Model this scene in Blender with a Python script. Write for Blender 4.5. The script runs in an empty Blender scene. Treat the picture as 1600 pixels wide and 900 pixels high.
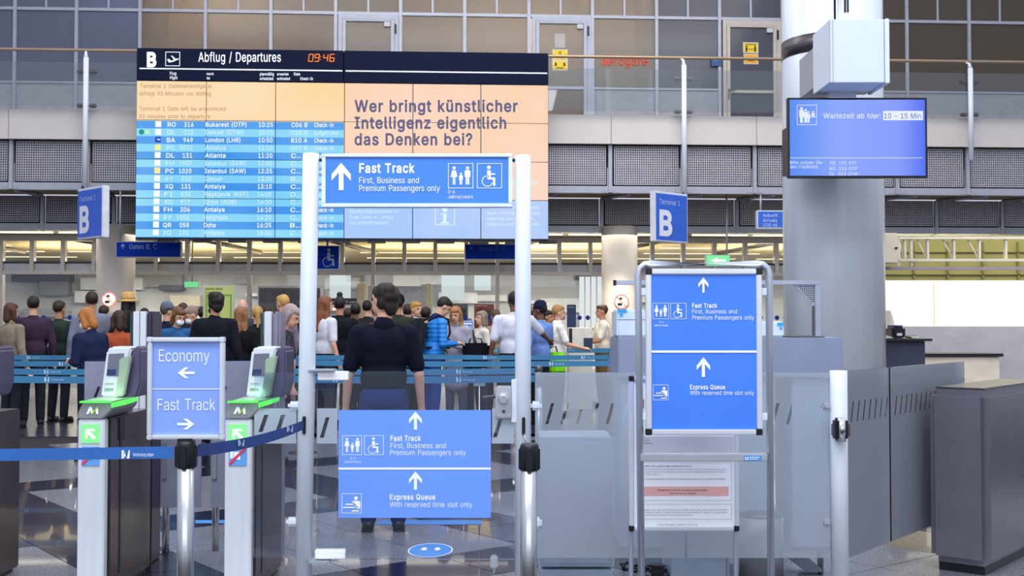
import bpy, bmesh, math, random, mathutils
from mathutils import Vector, Matrix, Euler
random.seed(7)
SC = bpy.context.scene
COL = SC.collection
R = math.radians
# ------------------------------------------------------------ camera
FPX = 1800.0
PITCH = R(1.6)
EYE = Vector((0, 0, 1.45))
cam = bpy.data.cameras.new('camera'); cam.lens = 40.5; cam.sensor_width = 36
cam.clip_end = 200
camo = bpy.data.objects.new('camera', cam); COL.objects.link(camo)
camo.location = EYE; camo.rotation_euler = (R(90) + PITCH, 0, 0)
SC.camera = camo
# ------------------------------------------------------------ world and exposure
SC.view_settings.view_transform = 'Standard'; SC.view_settings.look = 'None'
SC.view_settings.gamma = 1; SC.view_settings.use_curve_mapping = False
SC.view_settings.exposure = 0.18
wd = bpy.data.worlds.new('hall_daylight'); SC.world = wd; wd.use_nodes = True
nt = wd.node_tree; bg = nt.nodes['Background']
tc = nt.nodes.new('ShaderNodeTexCoord'); sx = nt.nodes.new('ShaderNodeSeparateXYZ')
mr = nt.nodes.new('ShaderNodeMapRange'); mr.inputs[1].default_value = -0.2; mr.inputs[2].default_value = 0.9
cr = nt.nodes.new('ShaderNodeValToRGB')
cr.color_ramp.elements[0].color = (.34, .37, .47, 1); cr.color_ramp.elements[1].color = (.95, .99, 1.12, 1)
nt.links.new(tc.outputs['Generated'], sx.inputs[0]); nt.links.new(sx.outputs['Z'], mr.inputs[0])
nt.links.new(mr.outputs[0], cr.inputs[0]); nt.links.new(cr.outputs[0], bg.inputs['Color'])
bg.inputs['Strength'].default_value = 1.0

def area_lamp(name, loc, size, energy, col, size_y=None, rot=(0, 0, 0)):
    l = bpy.data.lights.new(name, 'AREA'); l.energy = energy; l.color = col; l.size = size
    if size_y: l.shape = 'RECTANGLE'; l.size_y = size_y
    o = bpy.data.objects.new(name, l); COL.objects.link(o); o.location = loc; o.rotation_euler = rot
    return o
area_lamp('front_fill', (0, -7, 5.5), 14, 400, (.86, .93, 1), 5, (R(78), 0, 0))  # added fill lamp behind the camera, brightens faces turned towards it
area_lamp('hall_lamp', (-1, 1.0, 8.5), 9, 620, (.86, .92, 1), 3, (R(24), 0, 0))
area_lamp('hall_lamp', (2, 9, 9.5), 12, 520, (.92, .95, 1), 4, (R(14), 0, 0))
area_lamp('hall_lamp', (0, 16, 9.5), 14, 380, (1, .95, .88), 3, (R(30), 0, 0))
for lx in (-8, 0, 8):
    area_lamp('check_in_lamp', (lx, 28.5, 2.85), 7, 900, (1, .93, .82), 5)
for lx in (-7, 1, 7):
    area_lamp('gallery_room_lamp', (lx, 23.6, 8.6), 4, 60, (1, .96, .92), .5)
for lx in (-8, 0, 8):
    area_lamp('ceiling_fill', (lx, 26.5, 2.3), 6, 420, (1, .86, .58), 2, (R(180), 0, 0))  # unseen upward fill, added to brighten the far ceiling slats
area_lamp('underside_lamp', (0, 21.6, 3.05), 20, 60, (1, .93, .82), .5)

# ------------------------------------------------------------ materials
def hexc(h, k=1.0):
    h = h.lstrip('#'); r = []
    for i in (0, 2, 4):
        v = int(h[i:i+2], 16) / 255
        r.append((v / 12.92 if v <= .04045 else ((v + .055) / 1.055) ** 2.4) * k)
    return (*r, 1)
MC = {}
def mat(name, col='#808080', rough=.5, metal=0, noise=.06, scale=6, bump=0, stretch=None, k=1.0, spec=.4, coat=0):
    if name in MC: return MC[name]
    m = bpy.data.materials.new(name); m.use_nodes = True; MC[name] = m
    n = m.node_tree; b = n.nodes['Principled BSDF']
    c = hexc(col, k)
    b.inputs['Roughness'].default_value = rough; b.inputs['Metallic'].default_value = metal
    b.inputs['Specular IOR Level'].default_value = spec; b.inputs['Coat Weight'].default_value = coat
    b.inputs['Base Color'].default_value = c
    if noise or bump:
        t = n.nodes.new('ShaderNodeTexCoord'); mp = n.nodes.new('ShaderNodeMapping')
        if stretch: mp.inputs['Scale'].default_value = stretch
        ns = n.nodes.new('ShaderNodeTexNoise'); ns.inputs['Scale'].default_value = scale; ns.inputs['Detail'].default_value = 5
        n.links.new(t.outputs['Object'], mp.inputs[0]); n.links.new(mp.outputs[0], ns.inputs['Vector'])
        rp = n.nodes.new('ShaderNodeValToRGB')
        rp.color_ramp.elements[0].position = .3; rp.color_ramp.elements[1].position = .7
        rp.color_ramp.elements[0].color = (*[v * (1 - noise * 1.6) for v in c[:3]], 1)
        rp.color_ramp.elements[1].color = (*[min(1, v * (1 + noise * 1.2)) for v in c[:3]], 1)
        n.links.new(ns.outputs['Fac'], rp.inputs[0]); n.links.new(rp.outputs[0], b.inputs['Base Color'])
        if bump:
            bp = n.nodes.new('ShaderNodeBump'); bp.inputs['Strength'].default_value = bump; bp.inputs['Distance'].default_value = .01
            n.links.new(ns.outputs['Fac'], bp.inputs['Height']); n.links.new(bp.outputs[0], b.inputs['Normal'])
    return m
def emat(name, col, s=1.0, k=1.0):
    if name in MC: return MC[name]
    m = bpy.data.materials.new(name); m.use_nodes = True; MC[name] = m
    n = m.node_tree; n.nodes.clear()
    e = n.nodes.new('ShaderNodeEmission'); o = n.nodes.new('ShaderNodeOutputMaterial')
    e.inputs[0].default_value = hexc(col, k); e.inputs[1].default_value = s
    n.links.new(e.outputs[0], o.inputs[0]); return m
def glassmat(name, tint='#f4f8fa', refl=.05, haze=0, hazecol='#c8d2e0', rough=.02):
    """clear sheet glass: mostly transparent, a mirror part that grows at grazing angles, a thin film of haze"""
    if name in MC: return MC[name]
    m = bpy.data.materials.new(name); m.use_nodes = True; MC[name] = m
    n = m.node_tree; n.nodes.clear(); N = n.nodes.new; L = n.links.new
    tr = N('ShaderNodeBsdfTransparent'); tr.inputs[0].default_value = hexc(tint)
    gl = N('ShaderNodeBsdfGlossy'); gl.inputs['Roughness'].default_value = rough
    lw = N('ShaderNodeFresnel'); lw.inputs[0].default_value = 1.45
    ad = N('ShaderNodeMath'); ad.operation = 'ADD'; ad.inputs[1].default_value = refl - .04; ad.use_clamp = True
    mx = N('ShaderNodeMixShader'); o = N('ShaderNodeOutputMaterial')
    L(lw.outputs[0], ad.inputs[0]); L(ad.outputs[0], mx.inputs[0]); L(tr.outputs[0], mx.inputs[1]); L(gl.outputs[0], mx.inputs[2])
    if haze:
        df = N('ShaderNodeBsdfDiffuse'); df.inputs[0].default_value = hexc(hazecol)
        m2 = N('ShaderNodeMixShader'); m2.inputs[0].default_value = haze
        L(mx.outputs[0], m2.inputs[1]); L(df.outputs[0], m2.inputs[2]); L(m2.outputs[0], o.inputs[0])
    else: L(mx.outputs[0], o.inputs[0])
    return m
def frostmat(name, col, clear=.3):
    if name in MC: return MC[name]
    m = bpy.data.materials.new(name); m.use_nodes = True; MC[name] = m
    n = m.node_tree; n.nodes.clear(); N = n.nodes.new; L = n.links.new
    tr = N('ShaderNodeBsdfTransparent'); tr.inputs[0].default_value = (.9, .93, .97, 1)
    df = N('ShaderNodeBsdfDiffuse'); df.inputs[0].default_value = hexc(col)
    tl = N('ShaderNodeBsdfTranslucent'); tl.inputs[0].default_value = hexc(col)
    gl = N('ShaderNodeBsdfGlossy'); gl.inputs['Roughness'].default_value = .35; gl.inputs[0].default_value = (.8, .8, .8, 1)
    a = N('ShaderNodeMixShader'); a.inputs[0].default_value = .35; L(df.outputs[0], a.inputs[1]); L(tl.outputs[0], a.inputs[2])
    b = N('ShaderNodeMixShader'); b.inputs[0].default_value = .1; L(a.outputs[0], b.inputs[1]); L(gl.outputs[0], b.inputs[2])
    c = N('ShaderNodeMixShader'); c.inputs[0].default_value = clear; L(b.outputs[0], c.inputs[1]); L(tr.outputs[0], c.inputs[2])
    o = N('ShaderNodeOutputMaterial'); L(c.outputs[0], o.inputs[0]); return m

WHITE = mat('white_powder_coat', '#d8dfe9', .35, 0, .02, coat=.1)
ALU = mat('brushed_aluminium', '#c3c8d2', .32, .85, .05, 30, stretch=(1, 1, .05))
STEEL = mat('brushed_steel', '#b9bcc0', .28, .95, .06, 40, stretch=(8, 8, .06))
DSTEEL = mat('dark_steel', '#6a6668', .3, .9, .06, 30)
BLACK = mat('black_plastic', '#14151c', .4, 0, .1)
GREYP = mat('grey_metal_profile', '#a9abb6', .4, .2, .04)
BLUES = mat('blue_sign_film', '#4286ea', .45, 0, .02, 3)
BLUEP = mat('light_blue_sign_film', '#6d9cf6', .45, 0, .02, 3)
BLUED = mat('deep_blue_sign_film', '#1c3fae', .5, 0, .03, 3)
WLET = mat('white_sign_lettering', '#f4f7ff', .5, 0, 0)
GLASS = glassmat('clear_glass')
GATEG = glassmat('clear_gate_glass', '#eef2fa', .045, .015)

# ------------------------------------------------------------ object building
WM = {}                       # world matrix of every object as built
I4 = Matrix.Identity(4)
G = [I4]                      # frame in which mesh coordinates are given
class frame:
    def __init__(s, M): s.M = M
    def __enter__(s): G.append(s.M); return s
    def __exit__(s, *a): G.pop()
def tag(o, label=None, cat=None, group=None, kind=None):
    if label: o['label'] = label
    if cat: o['category'] = cat
    if group: o['group'] = group
    if kind: o['kind'] = kind
    return o
def thing(name, label=None, cat=None, base=(0, 0, 0), group=None, kind=None):
    o = bpy.data.objects.new(name, None); COL.objects.link(o)
    o.empty_display_size = .1
    M = G[-1] @ Matrix.Translation(base); o.matrix_world = M; WM[o.name] = M
    return tag(o, label, cat, group, kind)
def structure(name, base=(0, 0, 0)): return thing(name, kind='structure', base=base)
# letter outlines of a plain grotesque, two characters per number, drawn as filled curves
GCH = '0123456789abcdefghijklmnopqrstuvwxyzABCDEFGHIJKLMNOPQRSTUVWXYZ!#$%&()*+,-./:;<=>'
GLYPHS = '''!~6i~5y605w8e5&8e5$60~5N4=5E4>5x545s5c5q5k5s5t5x5B5E5G5N5H5W5G5%5B5+5t5-5k5+5c5%545W4>
%~9i~686Z5.6#5Y6*5O6<5H785D7k5B7y5B7K5D7Y5H7-5P835Y8b5.8h688i6n8h6z8b6J836Q7-6U7Y6W7K6W7y6U7k6Q786J6<6z6*6n6#~68746j766q7d6u7n6w7y6w7K6q7(6j7/687;5<7/5*7(5%7V5$7K5$7y5%7n5*7d5;76~8b4:7;4<7#527R5b7K5l7G5y7E5M7E5Y7G5/7K667R6h7#6p7;6v8b6w8q6v8C6p8M6h8T668X5/8Y5Y8Y5M8X5y8T5l8M5b8C528p4<~8b5h8m5k8t5q8x5A8y5M8y5Y8t618m688b6a80687-617)5,7&5Y7&5M7)5A7-5q7>5k~5&50818e8u8e6f50
&~7$~6i4<5:4>5T565D5h5r5v5k5M5h5(5j625o6f5G6B5+6X6s786C7g6L7r6P7G6N7S6H7#6x7)6l7+647(5.7U5)7D5.7m64746m6!7X507m50666A5Z6&5I7c5D7p5C7D5E7T5J7*5T815(89628f6k8h6C8f6R896%816/7+707V727G6=7l6&726M6&5<6t5T675O5<5M5&5O5S5T5I5!5z5-5t635p6g5n6v5p6K5u6,5M705Z785;7d6d7e6w7I6w7G6a7C5-7p5K7d5v765n6.5c6U536B4=
'~6n~5D6>5z8e5)8e5$6>
(~6V~5J6n5O725&7Z688u6C8u6f7S616<5;6n605V6e586C4w684w5*4*5U5r5L5&
)~6V~5j4w5H595V5W5Z6n5U6<5F7S5j8u5M8u5,7Z66726c6n695%615r5(4*5M4w
,~6e~5j4k5y5A5)5A5G4k
-~7(~786G786e5V6e5V6G
.~6e~5M4=5D4>5v545q5c5p5k5q5t5v5B5D5G5M5H5U5G5$5B5*5t5,5k5*5c5$545U4>
/~6J~6B8q5A4G574G698q
0~7(~6x4<67505%5c5L5v5y5V5r695o6L5r755z7B5M7#5%82678e6x8i6X8e71827j7#7w7B7E757H6L7E697w5V7j5v725c6Y50~6x5p6P5s6%5B6<5Q755-7a6h7c6L7a6<757m6<7H6%7W6P7(6x7+6g7(627W5+7H5!7m5U6<5T6L5U6h5!5-5+5Q625B6g5s
1~7(~5C505C5r7z5r7z50~6W8e6W506q506q7$6p7$5H7j5H7R6j8e
2~7(~5w505w5o6B6y6Z6Z6:73707q6>7C6/7N6&7W6V7$6w7+6i7)667$5<7U5*7L5%7z5$7l5x7l5z7G5H7Z5T7<5-886b8f6w8i6S8f6.88797<7l7#7s7J7v7q7p6>786N6R6a5;5u5;5s7z5s7z50
3~7(~6t4<674>5&555N5f5z5t5q5K5m5&5T5&5V5S5#5I5-5z635u6t5p6W5u6*5B6<5K735W755-73666=6i6+6t6V6B6F6G6l6I5=6I5=6+6$7$6$7&5z7&5z8e7q8e7q7+6q6X6q6$6Q6$6/6W7c6L7p6v7y6d7A5-7y5P7p5x7c5i6/566R4>
4~7(~5k5R5k5>6H8e6:8e5S635S617L617L5R~6Z506Z5Z6Z5.6Z6>7b6>7b50
5~7(~6v4<694>5+565S5g5F5u5x5L5u5%5Z5%5$5S5*5I675u6v5p6J5r6W5w6*5F6<5Q725&7461726h6<6v6)6G6V6P6I6V6t6W646S5$6H5y6K5M8e7n8e7n7&5:7&5(6,5)6,69726z776P756(70716.7c6#7m6O7t6A7y6j7z627x5W7o5C7b5l6/586S4>
6~7(~6x4<6b4>5,575T5k5G5B5y5W5w615y6k5E6D5*7a6K8e718e5:6P5.6P636$6i6.6B6<6X6:6=6(7d6U7p6E7w6l7y5>7w5U7o5A7b5k6:576T4>~6x5o6L5q6X5v6*5E6<5P725$745>726e6<6r6*6C6X6K6L6P6x6R6j6P676K5<6C5*6r5$6e5!5>5$5$5*5P5<5E675v6j5q
7~7(~5M50727$727&5v7&5v8e7z8e7z7$6250
8~7(~6x4<694>5)565O5h5B5v5t5M5q5)5s635x6i5E6u5P6F5#6M5;6Q5;6R5X6Z5K6/5C7b5z7u5C7N5J7%5V7>5.896c8g6x8i6S8g6.89797>7l7%7s7N7v7u7s7b7k6/776Z6+6R6+6Q746M7g6F7q6u7y6i7D637E5)7C5M7t5v7g5h6=566V4>~6x5p6N5q6!5u6.5B715K775V785*7763716e6.6o6Z6v6M6A6x6C6i6A656v5.6o5%6e5X635W5*5X5V5$5K5.5B645u6h5q~6x6%6V6+6&6<6/756=7g707s6=7E6/7O6(7W6W7%6x7+697%5>7W5-7O5)7E5&7s5)7g5-755>6<696+
9~7(~6x8i6T8f6:877b7/7o7V7w7B7y7d7w6:7q6T6=646k505%506,6I6/6I6$6v6M6l6t6h676k5*6r5R6D5F6S5y6/5w7g5y7C5G7W5T7:5,876b8f~6x7+6j7)677#5<7T5*7I5$7v5#7g5$715*6)5<6V676N6j6H6x6G6L6H6X6N6*6V6<6(7270747f727u6<7I6+7T6X7#6L7)
:~6e~5M4=5D4>5v545q5c5p5k5q5t5v5B5D5G5M5H5U5G5$5B5*5t5,5k5*5c5$545U4>~5M6T5D6V5v6!5q6*5p6=5q775v7e5D7j5M7l5U7j5$7e5*775,6=5*6*5$6!5U6V
?~7j~5&5;5&605,6z5;6K646T6o6*6H776N7i6P7w6N7H6J7R6u7&697,5*7&5R7R5M7G5K7t5e7t5h7N5o7&5A805P8a5*8g698i6u8g6L896!7>6.7&707N727v707c6.6;6!6!6L6O6u6C6k6n6h5>6h5;~624=5.4>5&545Z5c5X5k5Z5t5&5B5.5G625H6b5G6i5B6n5t6p5k6n5c6i546b4>
A~80~58506l8e6W8e7,507C506$6,6Q7q6A7>6H7>6q7p6f6,5H50~5T5,5T6j7p6j7p5,
B~7)~5u505u8e6F8e6%8c74857k7:7u7Z7B7J7D7r7C7c7x707i6#6<6R6<6P7a6N7m6H7w6y7F6m7L667N5)7L5O7E5x7t5k7c596,526H50~5!5t6G5t6)5v755E7f5R7i5)7g617b6c736m6.6t6Y6y6I6z5!6z~5!6#6D6#6$6)6/6:7273767e787q757G6;7S6Z7#6E7&5!7&
C~8f~6S4<6n515:5c5Q5w5z5W5o6a5k6L5o755z7B5Q7#5:826n8e6S8i7a8c7q857F7;7S7$7$7N7-7x7;7e7I7e7z7B7j7S6=7$6S7)6v7%6c7U5:7G5!7m5S6<5Q6L5S6h5#5-5:5R6c5C6w5t6S5q6=5u7j5E7z5V7I607;607-5!7$5J7S5v7F5j7r597a526.4=
D~8b~6t505M505M5t6r5t6U5v6>5E7h5T7t5:7B6j7E6M7B6;7u7k7h7E707S6W7#6u7&5L7&5L8e6x8e6(8b7g7>7E7Z7V7A7(747,6M7(6b7V5X7D5y7f5f6%54~5!8e5!505u505u8e
E~7N~5u505u8e7q8e7q7&5!7&5!6#7i6#7i6y5!6y5!5t7s5t7s50
F~7J~5u505u8e7p8e7p7&5!7&5!6X7d6X7d6v5!6v5!50
G~8k~6S4<6m515:5d5Q5w5z5W5o6a5k6L5o755z7B5Q7#5/826m8e6Q8i6-8g7a8c7r857G7:7S7!7%7M7-7w7<7e7I7e7y7B7i7R6=7$6R7)6v7%6c7U5:7G5!7m5S6<5Q6L5S6h5#5-5:5R6c5C6w5t6S5q6:5t7c5A7r5L7C5!7J607L6l7V6k6Z6k6Z6M7>6M7>6k7;5,7%5J7N5p7s597350
H~8i~5u505u8e5!8e5!6$7A6$7A8e7)8e7)507A507A6A5!6A5!50
I~6+~5g505g5t5X5t5X7&5g7&5g8e6T8e6T7&6b7&6b5t6T5t6T50
J~7C~6d4<5!525C5g5m5E5h5.5h665N665N5.5Q5Q5Z5B5:5s6d5p6u5s6I5B6R5Q6U5.6U8e788e785.735E6(5g6H52
K~7.~5Q5.5Q6s5+6P676-6q7c7m8e7$8e6A6W6y6W~5u505u8e5!8e5!775!6w5!6h5!50~7q506e6O6y6:7$50
L~7A~5u505u8e5!8e5!5t7l5t7l50
M~8/~5u505u8e5;8e6X6e6$5>6+5Z6;5G715o6/5o6>5F755Z7b5>7g6e7=8e8I8e8I508c508c6%8c738d7o8d7L8d7*8g7*897J817l7/717)6%7b506#50656%60705-7l5%7I5U7*5X7*5Y7M5Y7q5Z745Z6%5Z50
N~8m~5u505u8e5)8e7c6b7l5:7y5R7L5r7G5r7E5S7E5>7D6h7D8e7-8e7-507x506l6%69755/7v5S7&5Y7(5Z7w5!745!6%5!50
O~8r~6R4<6n515:5c5Q5w5z5W5o6a5k6L5o755z7B5Q7#5:826n8e6R8i748e7w827T7#7-7B8375876L836a7-5W7T5w7w5c7451~6R5q6:5t7f5C7v5Q7I5-7Q6h7T6L7Q6<7I7m7v7G7f7U6:7%6R7)6w7%6c7U5:7G5#7m5S6<5Q6L5S6h5#5-5:5Q6c5C6w5t
P~7!~5u505u8e6C8e6$8c76847n7,7z7T7G7z7I7e7G6-7z6R7n6A766o6$6g6C6d5T6d5T6F6A6F6S6H6*6M6>6U776(7b707c7e7b7s777F6>7P6)7X6S7$6A7&5!7&5!50
Q~8r~6H606;607p5G7w5w7/4U7E4U7d5d765n~6R4<6n515:5c5Q5w5z5W5o6a5k6L5o755z7B5Q7#5:826n8e6R8i748e7w827T7#7-7B8375876L836a7-5W7T5w7w5c7451~6R5q6:5t7f5C7v5Q7I5-7Q6h7T6L7Q6<7I7m7v7G7f7U6:7%6R7)6w7%6c7U5:7G5#7m5S6<5Q6L5S6h5#5-5:5Q6c5C6w5t
R~7$~5u505u8e6C8e6%8c77847n7-7z7V7G7C7J7g7G6/7z6U7n6E766t6%6l6C6j5M6j5M6M6B6M6T6N6*6R706Z776+7b727d7g7b7u777G6>7Q6*7Y6S7$6A7&5!7&5!50~7h506z6z6,6z7S50
S~7#~6w4;664=5$555K5f5w5u5n5M5j5)5Q5)5T5T5!5I5,5z635t6w5p6M5q6#5u6:5B755K7b5V7d5+7b6176696)6m6G6v6c6E5$6O5H6%5u735q7q5t7K5B7$5P7=5*896a8g6y8i6V8g6=897f7=7t7$7B7M7E7t797t737K6,7X6S7(6w7*6h7)647$5.7W5$7N5X7D5W7s5Y7g5%77656/6q6(6Q6Y6;6Q7j6D7B6j7G657I5*7F5O7x5w7k5h72556X4=
T~7$~5g7&5g8e7M8e7M7&6M7&6M506g506g7&
U~8j~6N4;6l4>5<585V5m5G5E5x5!5u675u8e5!8e5!695$5-5+5V605I6e5y6u5s6N5q6*5s755y7j5I7s5V7y5-7A697A8e7*8e7*677&5!7U5E7F5m7m586<4>
V~80~6m50588e5G8e6g6n6s5*6I5f6B5f6R5*6%6n7B8e7,8e6X50
W~9n~5=50588e5F8e626i685.6d5L6i5k6f5k6k5L6q5.6w6i6.8e7u8e7,6i7<5.835L895k845k895L8f5.8l6i8!8e9f8e8p507)507o717g7A787<7f7<777B6>716z50
X~7<~59506t6!6t6C5f8e5Q8e697E6m7l6w746G6&6A6&6K746U7l6*7E7r8e7#8e6N6D6N6#7)507v506&5%6S636J6i6z6A6G6A6x6i6n636b5%5K50
Y~7;~6m506m6o588e5K8e6g7c6v6&6J6z6w6z6K6&6Y7c7v8e7)8e6S6o6S50
Z~7X~5l505l5n6V7x6.7T7a7=7e7(6#7&6v7&5k7&5k8e7C8e7C7,645$5(5E5N5h5J5r5;5s6r5t7E5t7E50
a~7z~604;5#4<5L525y5b5o5m5h5B5f5S5h5*5m605t6a5D6h5#6p696u6B6x6R6B6U6F6W6L6W6M6R6)6E716i755:715X6+5O6V5k6&5t715D7d5Q7m5&7s6h7w6D7u6#7k6.7c7170776%786K78506W506W5q6U5q6K5c6s51~655n6l5o6y5t6I5B6Q5L6U5V6W5*6W6f6O6b6A686k6668645(5>5Q5+5L5!5K5Q5P5A5%5q
b~7Q~6z4;6j4<66525*5g5X5t5U5t5U505q505q8e5V8e5V705X705*7d667q6i7v6z7w6V7t6;7k7d767p6&7x6G7z6e7x5&7p5G7d5n6<586V4>~6u5n6K5q6Y5x6+5I6=5W735:746f736y6=6P6+6%6Y6;6K736u756e73616;5+6%5!6P5W6y5U6f5W5:5#5W5+5H615w6e5q
c~7C~6o4;5>4>5W585F5n5s5H5k5&5h6e5k6G5s6&5F755W7k5>7t6o7w6O7t6.7i7a717l6W6,6P6%6%6T6:6F726o7566725.6:5!6$5S6N5O6w5M6e5O5:5S5X5!5I5.5x665q6o5n6F5q6T5x6&5I6-5X7l5P7b5s6.5b6O50
d~7Q~6i4;5:4>5U585E5n5r5G5k5&5h6e5k6G5r6&5E765U7k5:7t6i7w6y7v6K7q6$7d6.706:706:8e7q8e7q506;506;5t6.5t6#5g6K526y4<~6m5n6C5q6Q5w6!5H6+5W6/5:6;6f6/6y6+6P6!6%6Q6;6C736m7566735-6;5!6%5S6P5O6y5M6f5O5:5S5W5!5I5.5x665q
e~7G~6q4;604>5W585F5n5s5G5k5&5h6d5k6F5s6%5E755W7k5=7t6n7w6R7r6(7k707a7a6<7j6Z7o6F7q6h7q655B655B6u796u6:6l6.6D6*6S6Z6(6P6<6C736n7567735.6<5!6(5S6T5O6F5M6p5M695O5*5T5R5$5E5;5v6a5p6q5n6L5q6#5A6.5R7m5J7h5w785k6;5a6Z526J4<
f~6L~6y7u6y745374537u~5E505E7U5G7,5M835V8c5)8j6e8p6v8n6F8k6y7/6r7;6h7<657:5<7+5-7Z5,7N5,50
g~7R~6n4564465(4a5F4p5p4J5P4Y5Z4L5<4A6n4v6I4y6Z4G6-4V6;4<6;5y6.5y6#5l6K586y546h525;555U5d5E5r5s5J5k5)5h6g5k6H5r6(5E765U7k5;7t6i7w6y7v6L7q6$7d6/6>6<6>6<7u7q7u7q4;7n4R7f4z724l6%4c6J47~6m5u6C5w6Q5C6!5L6+5Z6:5<6;6g6:6z6+6Q6!6&6Q6;6D736m7566735.6;5!6%5S6P5O6z5M6g5O5=5S5Z5!5M5.5C665w
h~7J~5V6x5V505q505q8e5V8e5V6$5P6$5!765;7l6e7t6y7w6Q7u6)7o717e7a707h6!7j6E7j506)506)6C6%6V6U6-6H716p756c73606>5,6,5#6Z5W6N
i~63~5q505q7u5V7u5V50~5G7Z5y7#5r7(5m7/5l825m895r8g5y8k5G8m5O8k5V8g5!895#825!7/5V7(5O7#
j~63~5q7u5V7u5V4%5T4N5P4z5H4o5w4f5j4a52494:494:4B514B5c4C5k4I5p4R5q4%~5G7Z5y7#5r7(5m7/5k825m895r8g5y8k5G8m5O8k5V8g5Z895#825Z7/5V7(5O7#
k~7u~5T5)5T6q5Y6q6!7u7k7u6c6k696k~5q505q8e5V8e5V50~6(505/6d6g6y7q50
l~6f~5+4>5O525B5a5t5o5q5G5q8e5V8e5V5N5Y5v5%5r5.5q605q655r6a516150
m~8%~5q505q7u5U7u5U6)5S6)5X725&7d667s6u7x6N7u6$7k6/76706(6;6(7170797c7u7r7W7x7/7v897q8l7h8u748A6)8C6M8C508850886L856%7;6;7$737N757B747r707d6%786I78506V506V6O6S6$6K6;6z736k755>705+6/5#6%5W6R5V6D5V50
n~7J~5V6x5V505q505q7u5U7u5U6$5P6$5!765;7l6e7t6y7w6Q7u6(7o707e7a707g6!7j6E7j506)506)6C6%6V6U6-6H716p756c73606>5,6,5#6Z5W6N
o~7M~6o4;5>4>5W585F5n5s5H5k5&5h6e5k6G5s6&5F755W7k5>7t6o7w6M7t6*7k77757k6&7s6G7v6e7s5&7k5H775n6*586M4>~6o5n6F5q6T5x6&5I6/5X6=5:706e6=6w6/6N6&6$6T6:6F726o7566725.6:5!6$5S6N5O6w5M6e5O5:5S5X5!5I5.5x665q
p~7Q~5q495q7u5U7u5U705X705*7d667q6i7v6z7w6V7t6;7k7d767p6&7x6G7z6e7x5&7p5G7d5n6<586V4>6z4;6j4<66525*5g5X5t5V5t5V49~6u5n6K5q6Y5x6+5I6=5W735:746f736y6=6P6+6%6Y6;6K736u756e73616;5+6%5!6P5W6y5U6f5W5:5#5W5+5H615w6e5q
q~7Q~7q496:496:5t6.5t6#5g6K526y4<6i4;5:4>5U585E5n5r5G5k5&5h6e5k6G5r6&5E765U7k5:7t6i7w6y7v6K7q6$7d6.706;706;7u7q7u~6m5n6C5q6Q5w6!5H6+5W6/5:6;6f6/6y6+6P6!6%6Q6;6C736m7566735-6;5!6%5S6P5O6y5M6f5O5:5S5W5!5I5.5x665q
r~6O~5q505q7u5U7u5U705W705%7d5;7o6a7u6r7w6z7w6G7w6G716z726n736b71606<5+6,5#6!5W6P5V6C5V50
s~7m~6b4;5-4<5U525G595v5j5n5w5i5L5L5R5R5E5!5u5:5p6b5n6s5p6G5v6P5E6S5P6Q5Y6L5)6C5/6q5=5:655Q6d5A6o5r6D5n6V5q6-5x765H7h5W7p5/7u6e7w6w7v6L7q6Y7j6*7a726%6S6X6N6*6F6=6u746e765=745%6=5V6+5S6X5U6N5!6G666v6z6p6V6h6.66725,765R735B6;5o6%5c6O536w4=
t~6y~6m7u6m745374537u~5w7;5#7;5#5N5$5C5)5v5:5q655p6d5q6l5r6r516g4>644=5!515K5b5A5q5w5K
u~7J~6b4<5.4>5V555I5f5z5t5s5L5q5*5q7u5V7u5V5-5Y5Q5)5B625s6k5p6x5r6J5v6S5C6!5M6&5Z6)5;6)7u7j7u7j506*506*5K6/5K6#5n6N586v50
v~7z~6150597u5G7u635=6d5H6n5a6c5a6l5H6w5=6-7u7q7u6x50
w~8I~5*505b7u5I7u5(6r5<5)685l625l6d5(6n6r6K7u6=7u7l6r7v5)7F5l7A5l7K5)7V6r807u8w7u7T507o506>666-6w6%6Y6W796%796W6Y6P6w6I666j50
x~7t~5a50666t66665e7u5O7u5/6.6a6L6o6n686n6l6L6B6.6Z7u7g7u6o646o6r7j506#506z5H6k5)666b6m6b695)5/5H5K50
y~7z~5o4b5v4B5A4A5Q4A5%4H5:4!614>597u5G7u635=6d5H6n5a6c5a6l5H6w5=6.7u7q7u6m4P684q5+4c5K475w48
z~7u~5l505l5n6L706L715o715o7u767u76755#5u5#5s795s7950
ß~7Z~5Z7l5Z505u505u7l5z7T5O7>5,8d6i8i6y8g6O8b6$836;7,737U767B727f6/716&6*6#6U6$6M6*6F736s7l6e7A5;7E5$7G5O7E5y7x5l7n5a7a536/4=6T4<6o51625a6e5B6t5t6R5p6*5r715w785F7b5Q795Z755*6+636Q6h6B6x6x6I6v6U6z6.6I756Q7h6U7y6R7O6J7Z6x7(6i7*627(5,7W5#7H
ä~7z~604;5#4<5L525y5b5o5m5h5B5f5S5h5*5m605t6a5D6h5#6p696u6B6x6R6B6U6F6W6L6W6M6R6)6E716i755:715X6+5O6V5k6&5t715D7d5Q7m5&7s6h7w6D7u6#7k6.7c7170776%786K78506W506W5q6U5q6K5c6s51~655n6l5o6y5t6I5B6Q5L6U5V6W5*6W6f6O6b6A686k6668645(5>5Q5+5L5!5K5Q5P5A5%5q~6P7Z6H7#6A7(6w7/6u826w896A8g6H8k6P8m6W8k6%8g6*896,826*7/6%7(6W7#~5X7Z5P7#5I7(5E7/5C825E895I8g5P8k5X8m5&8k5.8g5<895>825<7/5.7(5&7#
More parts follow.
